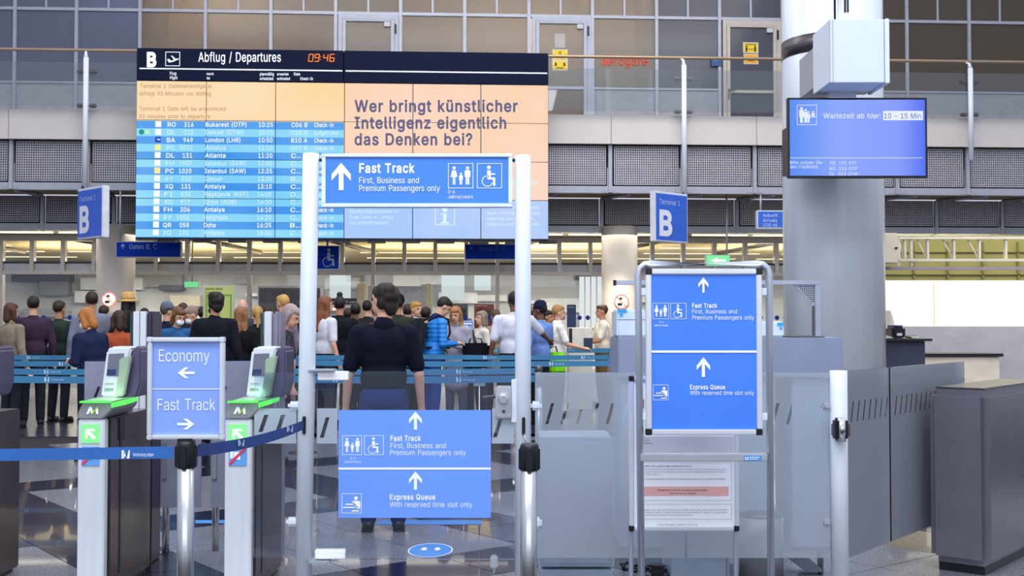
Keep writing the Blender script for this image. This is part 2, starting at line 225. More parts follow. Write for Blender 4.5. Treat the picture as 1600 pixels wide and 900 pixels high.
ö~7M~6o4;5>4>5W585F5n5s5H5k5&5h6e5k6G5s6&5F755W7k5>7t6o7w6M7t6*7k77757k6&7s6G7v6e7s5&7k5H775n6*586M4>~6o5n6F5q6T5x6&5I6/5X6=5:706e6=6w6/6N6&6$6T6:6F726o7566725.6:5!6$5S6N5O6w5M6e5O5:5S5X5!5I5.5x665q~6Y7Z6Q7#6J7(6F7/6D826F896J8g6Q8k6Y8m6(8k6/8g6=8970826=7/6/7(6(7#~5)7Z5Y7#5R7(5N7/5L825N895R8g5Y8k5)8m5;8k628g66896882667/627(5;7#
ü~7J~6b4<5.4>5V555I5f5z5t5s5L5q5*5q7u5V7u5V5-5Y5Q5)5B625s6k5p6x5r6J5v6S5C6!5M6&5Z6)5;6)7u7j7u7j506*506*5K6/5K6#5n6N586v50~6W7Z6P7#6I7(6E7/6C826E896I8g6P8k6W8m6&8k6.8g6<896>826<7/6.7(6&7#~5(7Z5X7#5Q7(5M7/5K825M895Q8g5X8k5(8m5/8k618g65896782657/617(5/7#
€~7-~7m747a6Y586Y5h74~706z6*6a586a5h6z~7Q7-7D7J7n7V757%6$7)6I7%6r7U6c7G607m5.6<5,6L5.6h605-6c5Q6r5C6I5t6$5q755t7n5B7C5M7P5l7B5b7k53734=6$4<6z516a5c5)5w5Q5V5G695D6L5G755Q7B5)7#6a826z8e6$8i738g7k8b7B83'''

GL = {}
def _dec(s): return [GCH.index(s[i])*80 + GCH.index(s[i+1]) - 400 for i in range(0, len(s), 2)]
for _l in GLYPHS.split('\n'):
    _f = _l.split('~'); GL[_f[0]] = (_dec(_f[1])[0]/500, [(lambda d: [(d[k]/500, d[k+1]/500) for k in range(0, len(d), 2)])(_dec(q)) for q in _f[2:]])
GLC = {}; FONTC = {}
def _thin(p):
    q = []
    for a in p:
        if not q or math.dist(a, q[-1]) > .0125: q.append(a)
    while len(q) > 3 and math.dist(q[0], q[-1]) < .0125: q.pop()
    return q
def _area(p): return sum(p[i][0]*p[(i+1) % len(p)][1] - p[(i+1) % len(p)][0]*p[i][1] for i in range(len(p)))/2
def _inside(pt, poly):
    c = False; x, y = pt
    for i in range(len(poly)):
        (x1, y1), (x2, y2) = poly[i], poly[(i+1) % len(poly)]
        if (y1 > y) != (y2 > y) and x < (x2-x1)*(y-y1)/(y2-y1) + x1: c = not c
    return c
def _wind(pt, poly):
    x, y = pt; w = 0
    for i in range(len(poly)):
        (x1, y1), (x2, y2) = poly[i], poly[(i+1) % len(poly)]
        s = (x2-x1)*(y-y1) - (x-x1)*(y2-y1)
        if y1 <= y < y2 and s > 0: w += 1
        elif y2 <= y < y1 and s < 0: w -= 1
    return w
def _fatten(p, o, sgn):
    out = []
    for i in range(len(p)):
        a, b, c = Vector(p[i-1]), Vector(p[i]), Vector(p[(i+1) % len(p)])
        d1, d2 = (b-a).normalized(), (c-b).normalized(); n = Vector((d1.y+d2.y, -(d1.x+d2.x)))
        if n.length < .3: n = Vector((d1.y, -d1.x))
        out.append(tuple(b + n.normalized()*o*sgn*min(1.4, 1/max(.6, n.length/2))))
    return out
def glyph(ch, bold):
    k = (ch, bold)
    if k not in GLC:
        cs = [_thin(p) for p in GL[ch][1]]; big = max(cs, key=lambda p: abs(_area(p))); s0 = 1 if _area(big) > 0 else -1
        cs = [_fatten(p, bold*.55, s0) for p in cs]
        pts = [q for p in cs for q in p]; ed, n = [], 0
        for p in cs: ed += [(n+i, n+(i+1) % len(p)) for i in range(len(p))]; n += len(p)
        r_ = mathutils.geometry.delaunay_2d_cdt([Vector(q) for q in pts], ed, [], 0, 1e-5)
        v = [tuple(q) for q in r_[0]]; f = []
        for t in r_[2]:
            c = (sum(v[i][0] for i in t)/3, sum(v[i][1] for i in t)/3)
            if sum(_wind(c, p) for p in cs)*s0 > 0: f.append(tuple(t))
        GLC[k] = (v, f)
    return GLC[k]
def glyphs(s, bold):
    k = (s, bold)
    if k not in FONTC:
        v, f, x = [], [], 0
        for ch in s:
            if ch == ' ': x += .26; continue
            a_, b_ = glyph(ch, bold); n = len(v)
            v += [(p+x, q) for p, q in a_]; f += [tuple(i+n for i in t) for t in b_]; x += GL[ch][0] + bold*1.2
        FONTC[k] = (v, f)
    return FONTC[k]
CAPH = max(y for x, y in glyphs('H', 0)[0])
class MB:
    def __init__(s): s.bm = bmesh.new(); s.sm = False
    def quadmesh(s, vs, fs):
        b = [s.bm.verts.new(v) for v in vs]
        for f in fs:
            try: s.bm.faces.new([b[i] for i in f])
            except ValueError: pass
        return s
    def box(s, x0, x1, y0, y1, z0, z1, bev=0):
        if x0 > x1: x0, x1 = x1, x0
        if y0 > y1: y0, y1 = y1, y0
        if z0 > z1: z0, z1 = z1, z0
        t = bmesh.new()
        m = Matrix.Translation(((x0+x1)/2, (y0+y1)/2, (z0+z1)/2)) @ Matrix.Diagonal((max(x1-x0, 1e-4), max(y1-y0, 1e-4), max(z1-z0, 1e-4), 1))
        bmesh.ops.create_cube(t, size=1, matrix=m)
        if bev: bmesh.ops.bevel(t, geom=list(t.edges), offset=min(bev, (x1-x0)*.3, (y1-y0)*.3, (z1-z0)*.3), segments=2, affect='EDGES')
        return s.add(t)
    def add(s, t):
        me = bpy.data.meshes.new('x'); t.to_mesh(me); t.free(); s.bm.from_mesh(me); bpy.data.meshes.remove(me); return s
    def tube(s, pts, r, seg=16, cap=True):
        """round bar along a list of points; r may be a list"""
        pts = [Vector(p) for p in pts]; n = len(pts); rs = r if isinstance(r, (list, tuple)) else [r] * n
        rings = []
        up = None
        for i, p in enumerate(pts):
            d = (pts[min(i+1, n-1)] - pts[max(i-1, 0)]).normalized()
            if up is None: up = Vector((0, 0, 1)) if abs(d.z) < .9 else Vector((1, 0, 0))
            a = d.cross(up).normalized(); b = d.cross(a).normalized()
            rings.append([s.bm.verts.new(p + a * math.cos(t) * rs[i] + b * math.sin(t) * rs[i]) for t in [2*math.pi*k/seg for k in range(seg)]])
        for i in range(n-1):
            for k in range(seg):
                f = s.bm.faces.new((rings[i][k], rings[i][(k+1) % seg], rings[i+1][(k+1) % seg], rings[i+1][k])); f.smooth = True
        if cap:
            s.bm.faces.new(rings[0][::-1]); s.bm.faces.new(rings[-1])
        return s
    def cyl(s, x, y, z0, z1, r, seg=24): return s.tube([(x, y, z0), (x, y, z1)], r, seg)
    def lathe(s, x, y, prof, seg=32):
        rings = [[s.bm.verts.new((x + math.cos(2*math.pi*k/seg)*r, y + math.sin(2*math.pi*k/seg)*r, z)) for k in range(seg)] for r, z in prof]
        for i in range(len(rings)-1):
            for k in range(seg):
                f = s.bm.faces.new((rings[i][k], rings[i][(k+1) % seg], rings[i+1][(k+1) % seg], rings[i+1][k])); f.smooth = True
        s.bm.faces.new(rings[0][::-1]); s.bm.faces.new(rings[-1]); return s
    def prism(s, poly, y0, y1, bev=0):
        """outline in x,z pulled from y0 to y1"""
        t = bmesh.new()
        a = [t.verts.new((x, y0, z)) for x, z in poly]; b = [t.verts.new((x, y1, z)) for x, z in poly]
        n = len(poly); t.faces.new(a); t.faces.new(b[::-1])
        for i in range(n): t.faces.new((a[(i+1) % n], a[i], b[i], b[(i+1) % n]))
        bmesh.ops.recalc_face_normals(t, faces=t.faces)
        if bev: bmesh.ops.bevel(t, geom=list(t.edges), offset=bev, segments=2, affect='EDGES')
        return s.add(t)
    def flat(s, poly, y):
        s.bm.faces.new([s.bm.verts.new((x, y, z)) for x, z in poly]); return s
    def ellip(s, c, r, seg=16, rings=10):
        t = bmesh.new()
        bmesh.ops.create_uvsphere(t, u_segments=seg, v_segments=rings, radius=1, matrix=Matrix.Translation(c) @ Matrix.Diagonal((*r, 1)))
        for f in t.faces: f.smooth = True
        return s.add(t)
    def build(s, name, m, parent=None, smooth=False, label=None, cat=None, group=None, kind=None):
        bm = s.bm
        if parent is None:
            xs = [v.co for v in bm.verts]
            lo = [min(v[i] for v in xs) for i in range(3)]; hi = [max(v[i] for v in xs) for i in range(3)]
            M = G[-1] @ Matrix.Translation(((lo[0]+hi[0])/2, (lo[1]+hi[1])/2, lo[2]))
        else: M = WM[parent.name]
        bmesh.ops.transform(bm, matrix=M.inverted() @ G[-1], verts=bm.verts)
        me = bpy.data.meshes.new(name); bm.to_mesh(me); bm.free()
        if smooth:
            for p in me.polygons: p.use_smooth = True
        o = bpy.data.objects.new(name, me); COL.objects.link(o)
        for mm in (m if isinstance(m, (list, tuple)) else [m]): me.materials.append(mm)
        if parent is None: o.matrix_world = M
        else: o.parent = parent
        WM[o.name] = M
        return tag(o, label, cat, group, kind)
class PL:
    """a vertical plane y = Y of frame M; turns a photograph point into the place on it"""
    def __init__(s, Y, M=I4):
        s.Y = Y; s.M = M; Mi = M.inverted(); s.o = Mi @ EYE; s.R = Mi.to_3x3()
    def at(s, px, py):
        u = (px - 800) / FPX; v = (450 - py) / FPX
        d = s.R @ Vector((u, math.cos(PITCH) - v*math.sin(PITCH), math.sin(PITCH) + v*math.cos(PITCH)))
        p = s.o + d * ((s.Y - s.o.y) / d.y); return p.x, p.z
    def X(s, px, py=500): return s.at(px, py)[0]
    def Z(s, py, px=800): return s.at(px, py)[1]
    def box(s, mb, px0, py0, px1, py1, d0, d1, bev=0):
        (x0, z0), (x1, z1) = s.at((px0), (py1+py0)/2), s.at(px1, (py1+py0)/2)
        c = (px0+px1)/2
        mb.box(x0, x1, s.Y+d0, s.Y+d1, s.Z(py1, c), s.Z(py0, c), bev); return mb
    def rect(s, mb, px0, py0, px1, py1, d=0):
        c = (px0+px1)/2; m = (py0+py1)/2
        x0, x1, z0, z1 = s.X(px0, m), s.X(px1, m), s.Z(py1, c), s.Z(py0, c)
        mb.flat([(x0, z0), (x1, z0), (x1, z1), (x0, z1)], s.Y+d); return mb
    def outline(s, mb, px0, py0, px1, py1, w, d=0):
        s.rect(mb, px0, py0, px1, py0+w, d); s.rect(mb, px0, py1-w, px1, py1, d)
        s.rect(mb, px0, py0+w, px0+w, py1-w, d); s.rect(mb, px1-w, py0+w, px1, py1-w, d)
    def poly(s, mb, pts, d=0): mb.flat([s.at(*p) for p in pts], s.Y+d); return mb
    def disc(s, mb, px, py, r, d=0, n=16, ry=None):
        return s.poly(mb, [(px+math.cos(2*math.pi*k/n)*r, py+math.sin(2*math.pi*k/n)*(ry or r)) for k in range(n)], d)
    def ring(s, mb, px, py, r, w, d=0, n=28, a0=0, a1=360):
        for k in range(n):
            a, b = R(a0+(a1-a0)*k/n), R(a0+(a1-a0)*(k+1)/n)
            s.poly(mb, [(px+math.cos(a)*r, py+math.sin(a)*r), (px+math.cos(b)*r, py+math.sin(b)*r),
                        (px+math.cos(b)*(r-w), py+math.sin(b)*(r-w)), (px+math.cos(a)*(r-w), py+math.sin(a)*(r-w))], d)
    def line(s, mb, p, q, w, d=0):
        dx, dy = q[0]-p[0], q[1]-p[1]; L = math.hypot(dx, dy); nx, ny = -dy/L*w/2, dx/L*w/2
        return s.poly(mb, [(p[0]+nx, p[1]+ny), (q[0]+nx, q[1]+ny), (q[0]-nx, q[1]-ny), (p[0]-nx, p[1]-ny)], d)
    def text(s, mb, t, px, py, h, w=None, d=-.003, bold=0, slant=0):
        """left edge px, baseline py, capital height h, whole width w, all in photograph pixels"""
        v, f = glyphs(t, bold); x0 = min(a for a, b in v); x1 = max(a for a, b in v)
        ky = h / CAPH; kx = w / (x1-x0) if w else ky * .82
        mb.quadmesh([(lambda q: (q[0], s.Y+d, q[1]))(s.at(px + (a-x0)*kx + b*ky*slant, py - b*ky)) for a, b in v], f); return mb

# pictograms drawn as flat shapes, x0,y0 upper left corner, k = side of the square
def pic_family(pl, mb, x0, y0, k, w=1.2, d=-.003):
    pl.outline(mb, x0, y0, x0+k, y0+k, w, d); u = k / 40
    def P(a, b): return (x0+a*u, y0+b*u)
    for cx, top, s, skirt in ((9.5, 5, 1, 1), (20.5, 15, .68, 0), (31, 5, 1, 0)):
        pl.disc(mb, *P(cx, top+2.4*s), 2.6*s*u, d)
        if skirt:
            pl.poly(mb, [P(cx-3, top+6), P(cx+3, top+6), P(cx+5.5, top+17), P(cx-5.5, top+17)], d)
            pl.rect(mb, *P(cx-2, top+17), *P(cx-.3, top+29), d); pl.rect(mb, *P(cx+.3, top+17), *P(cx+2, top+29), d)
        else:
            pl.poly(mb, [P(cx-3.6*s, top+5.8*s), P(cx+3.6*s, top+5.8*s), P(cx+4.6*s, top+8*s), P(cx+4.6*s, top+17*s), P(cx-4.6*s, top+17*s), P(cx-4.6*s, top+8*s)], d)
            pl.rect(mb, *P(cx-2.9*s, top+17*s), *P(cx-.3*s, top+(29 if s == 1 else 28)*s), d); pl.rect(mb, *P(cx+.3*s, top+17*s), *P(cx+2.9*s, top+(29 if s == 1 else 28)*s), d)
def pic_wheel(pl, mb, x0, y0, k, w=1.2, d=-.003, box=True):
    if box: pl.outline(mb, x0, y0, x0+k, y0+k, w, d)
    u = k / 40
    def P(a, b): return (x0+a*u, y0+b*u)
    pl.disc(mb, *P(19, 6.5), 3*u, d)
    pl.poly(mb, [P(16, 11), P(22, 11), P(22, 22), P(16, 24)], d)
    pl.rect(mb, *P(22, 16), *P(29, 18.5), d); pl.rect(mb, *P(17, 22.5), *P(29, 26), d); pl.poly(mb, [P(25.5, 26), P(29, 26), P(29.5, 36), P(25.5, 36)], d)
    pl.ring(mb, *P(16.5, 28.5), 9*u, 1.3*u, d, 24, 20, 290)
def pic_ticket(pl, mb, x0, y0, k, w=1.2, d=-.003):
    pl.outline(mb, x0, y0, x0+k, y0+k, w, d); u = k / 32
    def P(a, b): return (x0+a*u, y0+b*u)
    pl.disc(mb, *P(23, 7.5), 3.1*u, d)
    pl.poly(mb, [P(16, 13.5), P(20, 11.5), P(29, 12), P(30, 15), P(30, 24), P(27, 24)], d)
    pl.rect(mb, *P(6, 16.5), *P(18, 18.5), d); pl.rect(mb, *P(2, 21.5), *P(21, 23.5), d)
    pl.rect(mb, *P(16, 27), *P(28, 29), d); pl.poly(mb, [P(17, 15), P(19, 14.5), P(29, 24.5), P(26, 25.5)], d)
def pic_arrow(pl, mb, cx, y0, h, w, d=-.003, ang=0, shaft=.24):
    pts = [(0, 0), (.5, .42), (.5, .66), (shaft/2, .36), (shaft/2, 1), (-shaft/2, 1), (-shaft/2, .36), (-.5, .66), (-.5, .42)]
    out = []
    for a, b in pts:
        X, Y = a*w, (b-.5)*h; c, s_ = math.cos(R(ang)), math.sin(R(ang)); out.append((cx + X*c - Y*s_, y0 + h/2 + X*s_ + Y*c))
    # split so that each piece is convex
    o = out
    pl.poly(mb, [o[0], o[1], o[2], o[3]], d); pl.poly(mb, [o[0], o[6], o[7], o[8]], d); pl.poly(mb, [o[0], o[3], o[4], o[5], o[6]], d)
def pic_m(pl, mbw, mby, x0, y0, w, h, d=-.003, sl=.16):
    """the airport's M of two slanted strokes with one bright stroke"""
    def P(a, b): return (x0 + a*w + (1-b)*sl*w*.6, y0 + b*h)
    pl.poly(mbw, [P(0, 1), P(.16, 0), P(.36, 0), P(.2, 1)], d)
    pl.poly(mbw, [P(.16, 0), P(.36, 0), P(.52, .62), P(.42, 1)], d)
    pl.poly(mby, [P(.42, 1), P(.8, 0), P(.92, 0), P(.56, 1)], d)
    pl.poly(mbw, [P(.72, .42), P(.86, .1), P(1, 1), P(.8, 1)], d)
def belt_print(pl, mb, px, py, h, t='Verbindung leben', tw=2.6, d=-.002):
    """white M logo and small words on a barrier belt, h high"""
    pl.poly(mb, [(px, py+h/2), (px, py-h/2), (px+h*.28, py-h/2), (px+h*.28, py+h/2)], d)
    pl.poly(mb, [(px+h*.28, py-h/2), (px+h*.5, py+h*.1), (px+h*.42, py+h*.4), (px+h*.2, py-h*.1)], d)
    pl.poly(mb, [(px+h*.6, py+h/2), (px+h*.85, py-h/2), (px+h, py-h/2), (px+h*.95, py+h/2)], d)
    if t: pl.text(mb, t, px+h*1.35, py+h*.22, h*.4, h*tw, d)
# ================================================================= THE HALL
FM = Matrix.Rotation(R(3.2), 4, 'Z')
FAC = PL(22.5, FM); RAIL = PL(20.1, FM); GR1 = PL(20.35, FM); GR2 = PL(22.0, FM); PART = PL(23.4, FM); HB = PL(34, FM)
# ---- floor
GRL = mat('light_speckled_granite', '#7b7b84', .25, 0, .32, 90, coat=.3)
GRD = mat('dark_blue_granite', '#1b1d33', .2, 0, .3, 80, coat=.4)
GRT = mat('tan_granite', '#8a7a66', .25, 0, .25, 90, coat=.3)
fl = structure('floor', (0, 8, 0))
mb = MB(); mb.box(-16, 16, -2, 45, -.06, -.0165); mb.build('screed', mat('floor_joint', '#1b1c22', .8), fl)
mb = MB(); mb.box(-16, 16, 14.4, 45, -.0164, 0); mb.build('far_paving', mat('far_granite', '#383a48', .22, 0, .3, 1.6, coat=.3), fl)
T = .62; hh = T/2 - .0025
tp = {}
for nm, m in (('l', GRL), ('d', GRD), ('t', GRT)):
    q = MB(); q.box(-hh, hh, -hh, hh, -.016, 0, .001); o = q.build('tile', m, fl); o.data.transform(WM[fl.name]); tp[nm] = o.data; WM[o.name] = I4
    bpy.data.objects.remove(o)
c45 = math.cos(R(38)); s45 = math.sin(R(38)); MR = Matrix.Rotation(R(38), 4, 'Z')
cnt = 0; rest = MB()
for i in range(-6, 34):
    for j in range(-16, 26):
        a, b = i*T, j*T; x = a*c45 - b*s45; y = a*s45 + b*c45
        if not (-5.2 < x < 5.6 and 4.9 < y < 14.8): continue
        k = 'd' if (i % 4 == 0 or j % 4 == 1) else 'l'
        if x > 2.2 and k == 'l' and (i + j) % 3 == 0: k = 't'
        if abs(x) < y*.46 + .5 and y > 6.0 and cnt < 290:
            o = bpy.data.objects.new('tile', tp[k]); COL.objects.link(o); o.parent = fl
            o.matrix_local = Matrix.Translation((0, -8, 0)) @ Matrix.Translation((x, y, 0)) @ MR; WM[o.name] = I4; cnt += 1
        else:
            c = [Vector((x, y, 0)) + MR @ Vector((sx_*hh, sy_*hh, 0)) for sx_, sy_ in ((-1, -1), (1, -1), (1, 1), (-1, 1))]
            rest.quadmesh([tuple(v) for v in c], [(0, 1, 2, 3)])
rest.build('outer_tiles', GRL, fl, kind='stuff')
# ---- gallery facade with its doors
frame_ctx = frame(FM); frame_ctx.__enter__()
wb = structure('wall_back', (0, 22.5, 5))
PM = mat('facade_profile', '#a3a6b3', .4, .25, .04)
ROOMC = [(-14, 'grey'), (FAC.X(218, 50), 'warm'), (FAC.X(1027, 50), 'grey2'), (FAC.X(1222, 50), 'brown')]
panes = {'grey': glassmat('smoked_pane_cool', '#b4b8c8', .05, .36, '#878ba2', .12), 'warm': glassmat('smoked_pane_warm', '#cbc2b8', .05, .34, '#9a9088', .12),
         'grey2': glassmat('smoked_pane_grey', '#9a9ca8', .05, .34, '#7a7c8c', .12), 'brown': glassmat('smoked_pane_brown', '#8f857c', .05, .45, '#6e6259', .1)}
mulx = [125-100*k for k in range(2, 0, -1)] + [121, 220, 322, 424, 525, 626, 726, 826, 925, 1025, 1123, 1221, 1318, 1415, 1512, 1609, 1706]
ztop = 9.3; zfl = 5.0
zr1 = FAC.Z(21.5, 525); zr2 = FAC.Z(139, 925)
mulX = [FAC.X(p, 50) for p in mulx]
def half(p): return [0, 0]
for x in mulX:
    m = MB(); m.box(x-.032, x+.032, 22.42, 22.52, zfl, ztop, .004)
    for z in [zfl+.25+.62*k for k in range(7)]: m.cyl(x, 22.415, z-.008, z+.008, .008, 6)
    m.build('mullion', PM, wb)
for a, b in zip(mulX, mulX[1:]):
    xc = (a+b)/2; pxc = (a+b)/2
    typ = 'grey' if xc < FAC.X(218, 50) else 'warm' if xc < FAC.X(1026, 50) else 'grey2' if xc < FAC.X(1222, 50) else 'brown'
    isdoor = any(FAC.X(q, 60)-.3 < xc < FAC.X(q, 60)+.3 for q in (576, 877, 1174))
    m = MB(); m.box(a+.033, b-.033, 22.43, 22.51, zr1-.03, zr1+.03, .004); m.build('transom', PM, wb)
    m = MB(); m.box(xc-.02, xc+.02, 22.44, 22.5, zr1+.03, ztop, .004); m.build('transom', PM, wb)
    for u, v in ((a+.033, xc-.02), (xc+.02, b-.033)):
        m = MB(); m.box(u, v, 22.465, 22.475, zr1+.03, ztop); m.build('pane', panes[typ], wb)
    if isdoor: continue
    m = MB(); m.box(a+.033, b-.033, 22.43, 22.51, zr2-.02, zr2+.02, .004); m.build('transom', PM, wb)
    m = MB(); m.box(a+.033, b-.033, 22.465, 22.475, zr2+.02, zr1-.03); m.build('pane', panes[typ], wb)
    m = MB(); m.box(a+.033, b-.033, 22.46, 22.48, zfl, zr2-.02); m.build('sill_panel', mat('grey_sill_panel', '#9c9ba4', .45), wb)
DOORM = {1: mat('door_profile_cool', '#a7abb9', .4, .1), 2: mat('door_profile_cool', '#a7abb9', .4, .1), 3: mat('door_profile_beige', '#b9b0a6', .4, .1)}
for n, (x0, x1, g0, g1, t0, typ) in enumerate(((529, 623, 541, 611, 24.5, 'warm'), (831, 923, 842, 911, 28, 'warm'), (1128, 1219, 1139, 1206, 34, 'grey2')), 1):
    d = structure('door_%d' % n, (FAC.X((x0+x1)/2), 22.45, zfl)); dm = DOORM[n]
    xa, xb, ga, gb = FAC.X(x0, 80), FAC.X(x1, 80), FAC.X(g0, 80), FAC.X(g1, 80)
    zt = FAC.Z(t0, (x0+x1)/2); zg = FAC.Z(t0+11, (x0+x1)/2); zm = FAC.Z(t0+111, (x0+x1)/2)
    for nm, bx in (('frame', (xa, ga-.07, zfl, zt)), ('frame', (gb+.07, xb, zfl, zt)), ('frame', (ga-.07, gb+.07, zg+.04, zt))):
        m = MB(); m.box(bx[0], bx[1], 22.40, 22.5, bx[2], bx[3], .006); m.build(nm, dm, d)
    for bx in ((ga-.066, ga, zfl, zg+.036), (gb, gb+.066, zfl, zg+.036), (ga, gb, zg, zg+.036), (ga, gb, zm-.03, zm+.03)):
        m = MB(); m.box(bx[0], bx[1], 22.385, 22.48, bx[2], bx[3], .006); m.build('door_leaf_rail', dm, d)
    for u, v in ((zfl, zm-.03), (zm+.03, zg)):
        m = MB(); m.box(ga, gb, 22.43, 22.44, u, v); m.build('pane', panes[typ], d)
    m = MB(); m.box(gb-.13, gb-.01, 22.37, 22.43, zg-.1, zg-.01, .005); m.build('closer', mat('closer_grey', '#c2c3ca', .4), d)
    m = MB(); m.box(gb+.075, gb+.11, 22.37, 22.42, zg-.24, zg-.04, .01); m.build('hinge', BLACK, d)
    if n == 3:
        m = MB(); m.box(ga-.05, ga-.02, 22.36, 22.39, zm-.16, zm+.06, .01); m.tube([(ga-.035, 22.34, zm+.02), (ga+.08, 22.34, zm+.02)], .012, 8); m.build('handle', DSTEEL, d)
# rooms behind the facade
rw = structure('wall_gallery_rooms', (0, 24.6, 5))
for (xa, nm), xb, c in zip(ROOMC, [r[0] for r in ROOMC[1:]] + [16], ('#7c8198', '#e2d3b8', '#7d8090', '#806f60')):
    m = MB(); m.box(xa, xb, 24.6, 24.7, zfl, ztop); m.build('plaster', mat('room_plaster_'+nm, c, .9), rw)
for xa, c in ((FAC.X(218, 50), '#b7a995'), (FAC.X(1023, 50), '#b5a78c'), (FAC.X(622, 50), '#d8c49a'), (FAC.X(1223, 50), '#7b7068'), (FAC.X(925, 50), '#c9b48a')):
    m = MB(); m.box(xa-.04, xa+.04, 22.6, 24.6, zfl, ztop); m.build('partition', mat('partition_'+c, c, .9), rw)
m = MB(); m.box(-14, 16, 20.3, 24.7, zfl-.25, zfl); m.build('gallery_slab', mat('concrete_slab', '#8f8c8a', .8), rw)
m = MB(); m.box(FAC.X(1053, 60), FAC.X(1102, 60), 24.5, 24.58, zfl+.2, zfl+1.95, .01); o = m.build('cabinet', mat('pale_cupboard', '#aeb0b8', .5), rw)
# ---- writing and notices on the facade
m = MB(); FAC.text(m, 'aerogate', 939, 102.3, 14, 73, -.06, .025)
m.build('company_lettering', mat('orange_red_vinyl', '#d8492c', .5), label='orange-red lowercase company lettering on the warm lit gallery glass', cat='lettering')
YEL = mat('notice_yellow', '#f0c818', .5); 
def notice(x0, y0, x1, y1, kind, label, d=-.075, colr=YEL):
    t = thing('notice', label, 'notice', (FAC.X((x0+x1)/2), FAC.Y+d, FAC.Z(y1)), 'notices on the gallery doors')
    m = MB(); FAC.box(m, x0-1.5, y0-1.5, x1+1.5, y1+1.5, d+.003, d+.006); m.build('sheet', mat('notice_paper', '#cfc9b8', .6), t)
    m = MB(); FAC.rect(m, x0, y0, x1, y1, d); m.build('print', colr, t)
    m = MB(); cx = (x0+x1)/2; s = (x1-x0)/22
    if kind == 'people':
        for q in (-7, 7):
            FAC.disc(m, cx+q*s, y0+5*s, 1.5*s, d-.004, 8); FAC.poly(m, [(cx+(q-2)*s, y0+7*s), (cx+(q+2)*s, y0+7*s), (cx+(q+1)*s, y0+14*s), (cx+(q-1)*s, y0+14*s)], d-.004)
        FAC.line(m, (cx-4*s, y0+10*s), (cx+4*s, y0+10*s), 1*s, d-.004)
        FAC.rect(m, x0+2*s, y0+1.2, x1-2*s, y0+2.2, d-.004)
    if kind == 'heads':
        for q in (-7, 7): FAC.disc(m, cx+q*s, y0+3.6*s, 1.7*s, d-.004, 8); FAC.poly(m, [(cx+(q-2.6)*s, y0+7.5*s), (cx+(q+2.6)*s, y0+7.5*s), (cx+(q+1.2)*s, y0+5*s), (cx+(q-1.2)*s, y0+5*s)], d-.004)
        FAC.rect(m, cx-6*s, y1-3.4, cx+6*s, y1-2.2, d-.004)
    if kind == 'mask':
        FAC.ring(m, cx, y0+4*s, 2.4*s, .9*s, d-.004, 12); FAC.rect(m, cx-6*s, y1-3, cx+6*s, y1-2, d-.004)
    if kind == 'lines':
        for q in range(3): FAC.rect(m, cx-5*s, y0+(4+q*3)*s, cx+5*s, y0+(5+q*3)*s, d-.004)
    m.build('pictogram', BLACK, t)
notice(864, 80, 885, 94, 'mask', 'upper yellow notice on the middle gallery door, just behind the handrail')
notice(864, 97, 885, 110, 'heads', 'lower yellow notice with two black heads on the middle gallery door')
notice(1161, 69, 1182, 83, 'people', 'upper yellow notice with two standing figures on the beige framed gallery door')
notice(1162, 87, 1182, 100, 'lines', 'lower orange-yellow notice on the beige framed gallery door', colr=mat('notice_orange', '#f2a713', .5))
t = thing('paper_sheet', 'plain grey paper sheet taped high on the middle gallery door', 'paper', (FAC.X(874), 22.42, FAC.Z(76)))
m = MB(); FAC.box(m, 866, 54, 882, 76, -.076, -.073); m.build('sheet', mat('grey_paper', '#b6b3ae', .7), t)
t = thing('notice_board', 'small deep blue notice on the gallery glass beside the beige framed door', 'sign', (FAC.X(1117), 22.42, FAC.Z(105)))
m = MB(); FAC.box(m, 1110, 91, 1126, 105, -.1, -.085); m.build('panel', mat('navy_notice', '#2f5488', .5), t)
m = MB(); FAC.text(m, 'ii', 1114, 97, 4, 5, -.102); m.build('lettering', mat('pale_blue_print', '#9fc0e8', .5), t)
# ---- balustrade
br = thing('balustrade', 'gallery balustrade of clear glass with bronze handrail and white posts', 'railing', (RAIL.X(800), 20.1, 5))
zh = RAIL.Z(89, 950)
m = MB(); m.tube([(-14, 20.1, zh), (16, 20.1, zh)], .028, 14); m.build('handrail', mat('bronze_handrail', '#b59c80', .3, .7, .05), br)
postx = [RAIL.X(p, 130) for p in (137, 1067)]; stepx = postx[1]-postx[0]
for x in [postx[0]-stepx*.5, postx[0], postx[0]+stepx*.5, postx[1], postx[1]+stepx*.5]:
    m = MB(); m.tube([(x, 20.0, zh-.15), (x, 20.0, 3.6 if x in postx else 4.3)], .045, 14); m.tube([(x, 20.0, zh-.16), (x-.01, 20.02, zh-.06), (x-.035, 20.1, zh-.02)], [.04, .022, .02], 10); m.build('post', WHITE, br)
    for z in (zh-.38, zh-.97+.0):
        q = MB()
        q.box(x-.17, x-.04, 20.02, 20.1, z-.035, z+.035, .03); q.build('glass_clamp', DSTEEL, br); q = MB(); q.box(x+.04, x+.17, 20.02, 20.1, z-.035, z+.035, .03); q.build('glass_clamp', DSTEEL, br)
for a, b in ((-14, postx[0]), (postx[0], postx[1]), (postx[1], 16)):
    m = MB(); m.box(a+.03, b-.03, 20.07, 20.082, zfl+.13, zh-.22); m.build('glass_panel', glassmat('balustrade_glass', '#eef1f2', .05, .03), br)
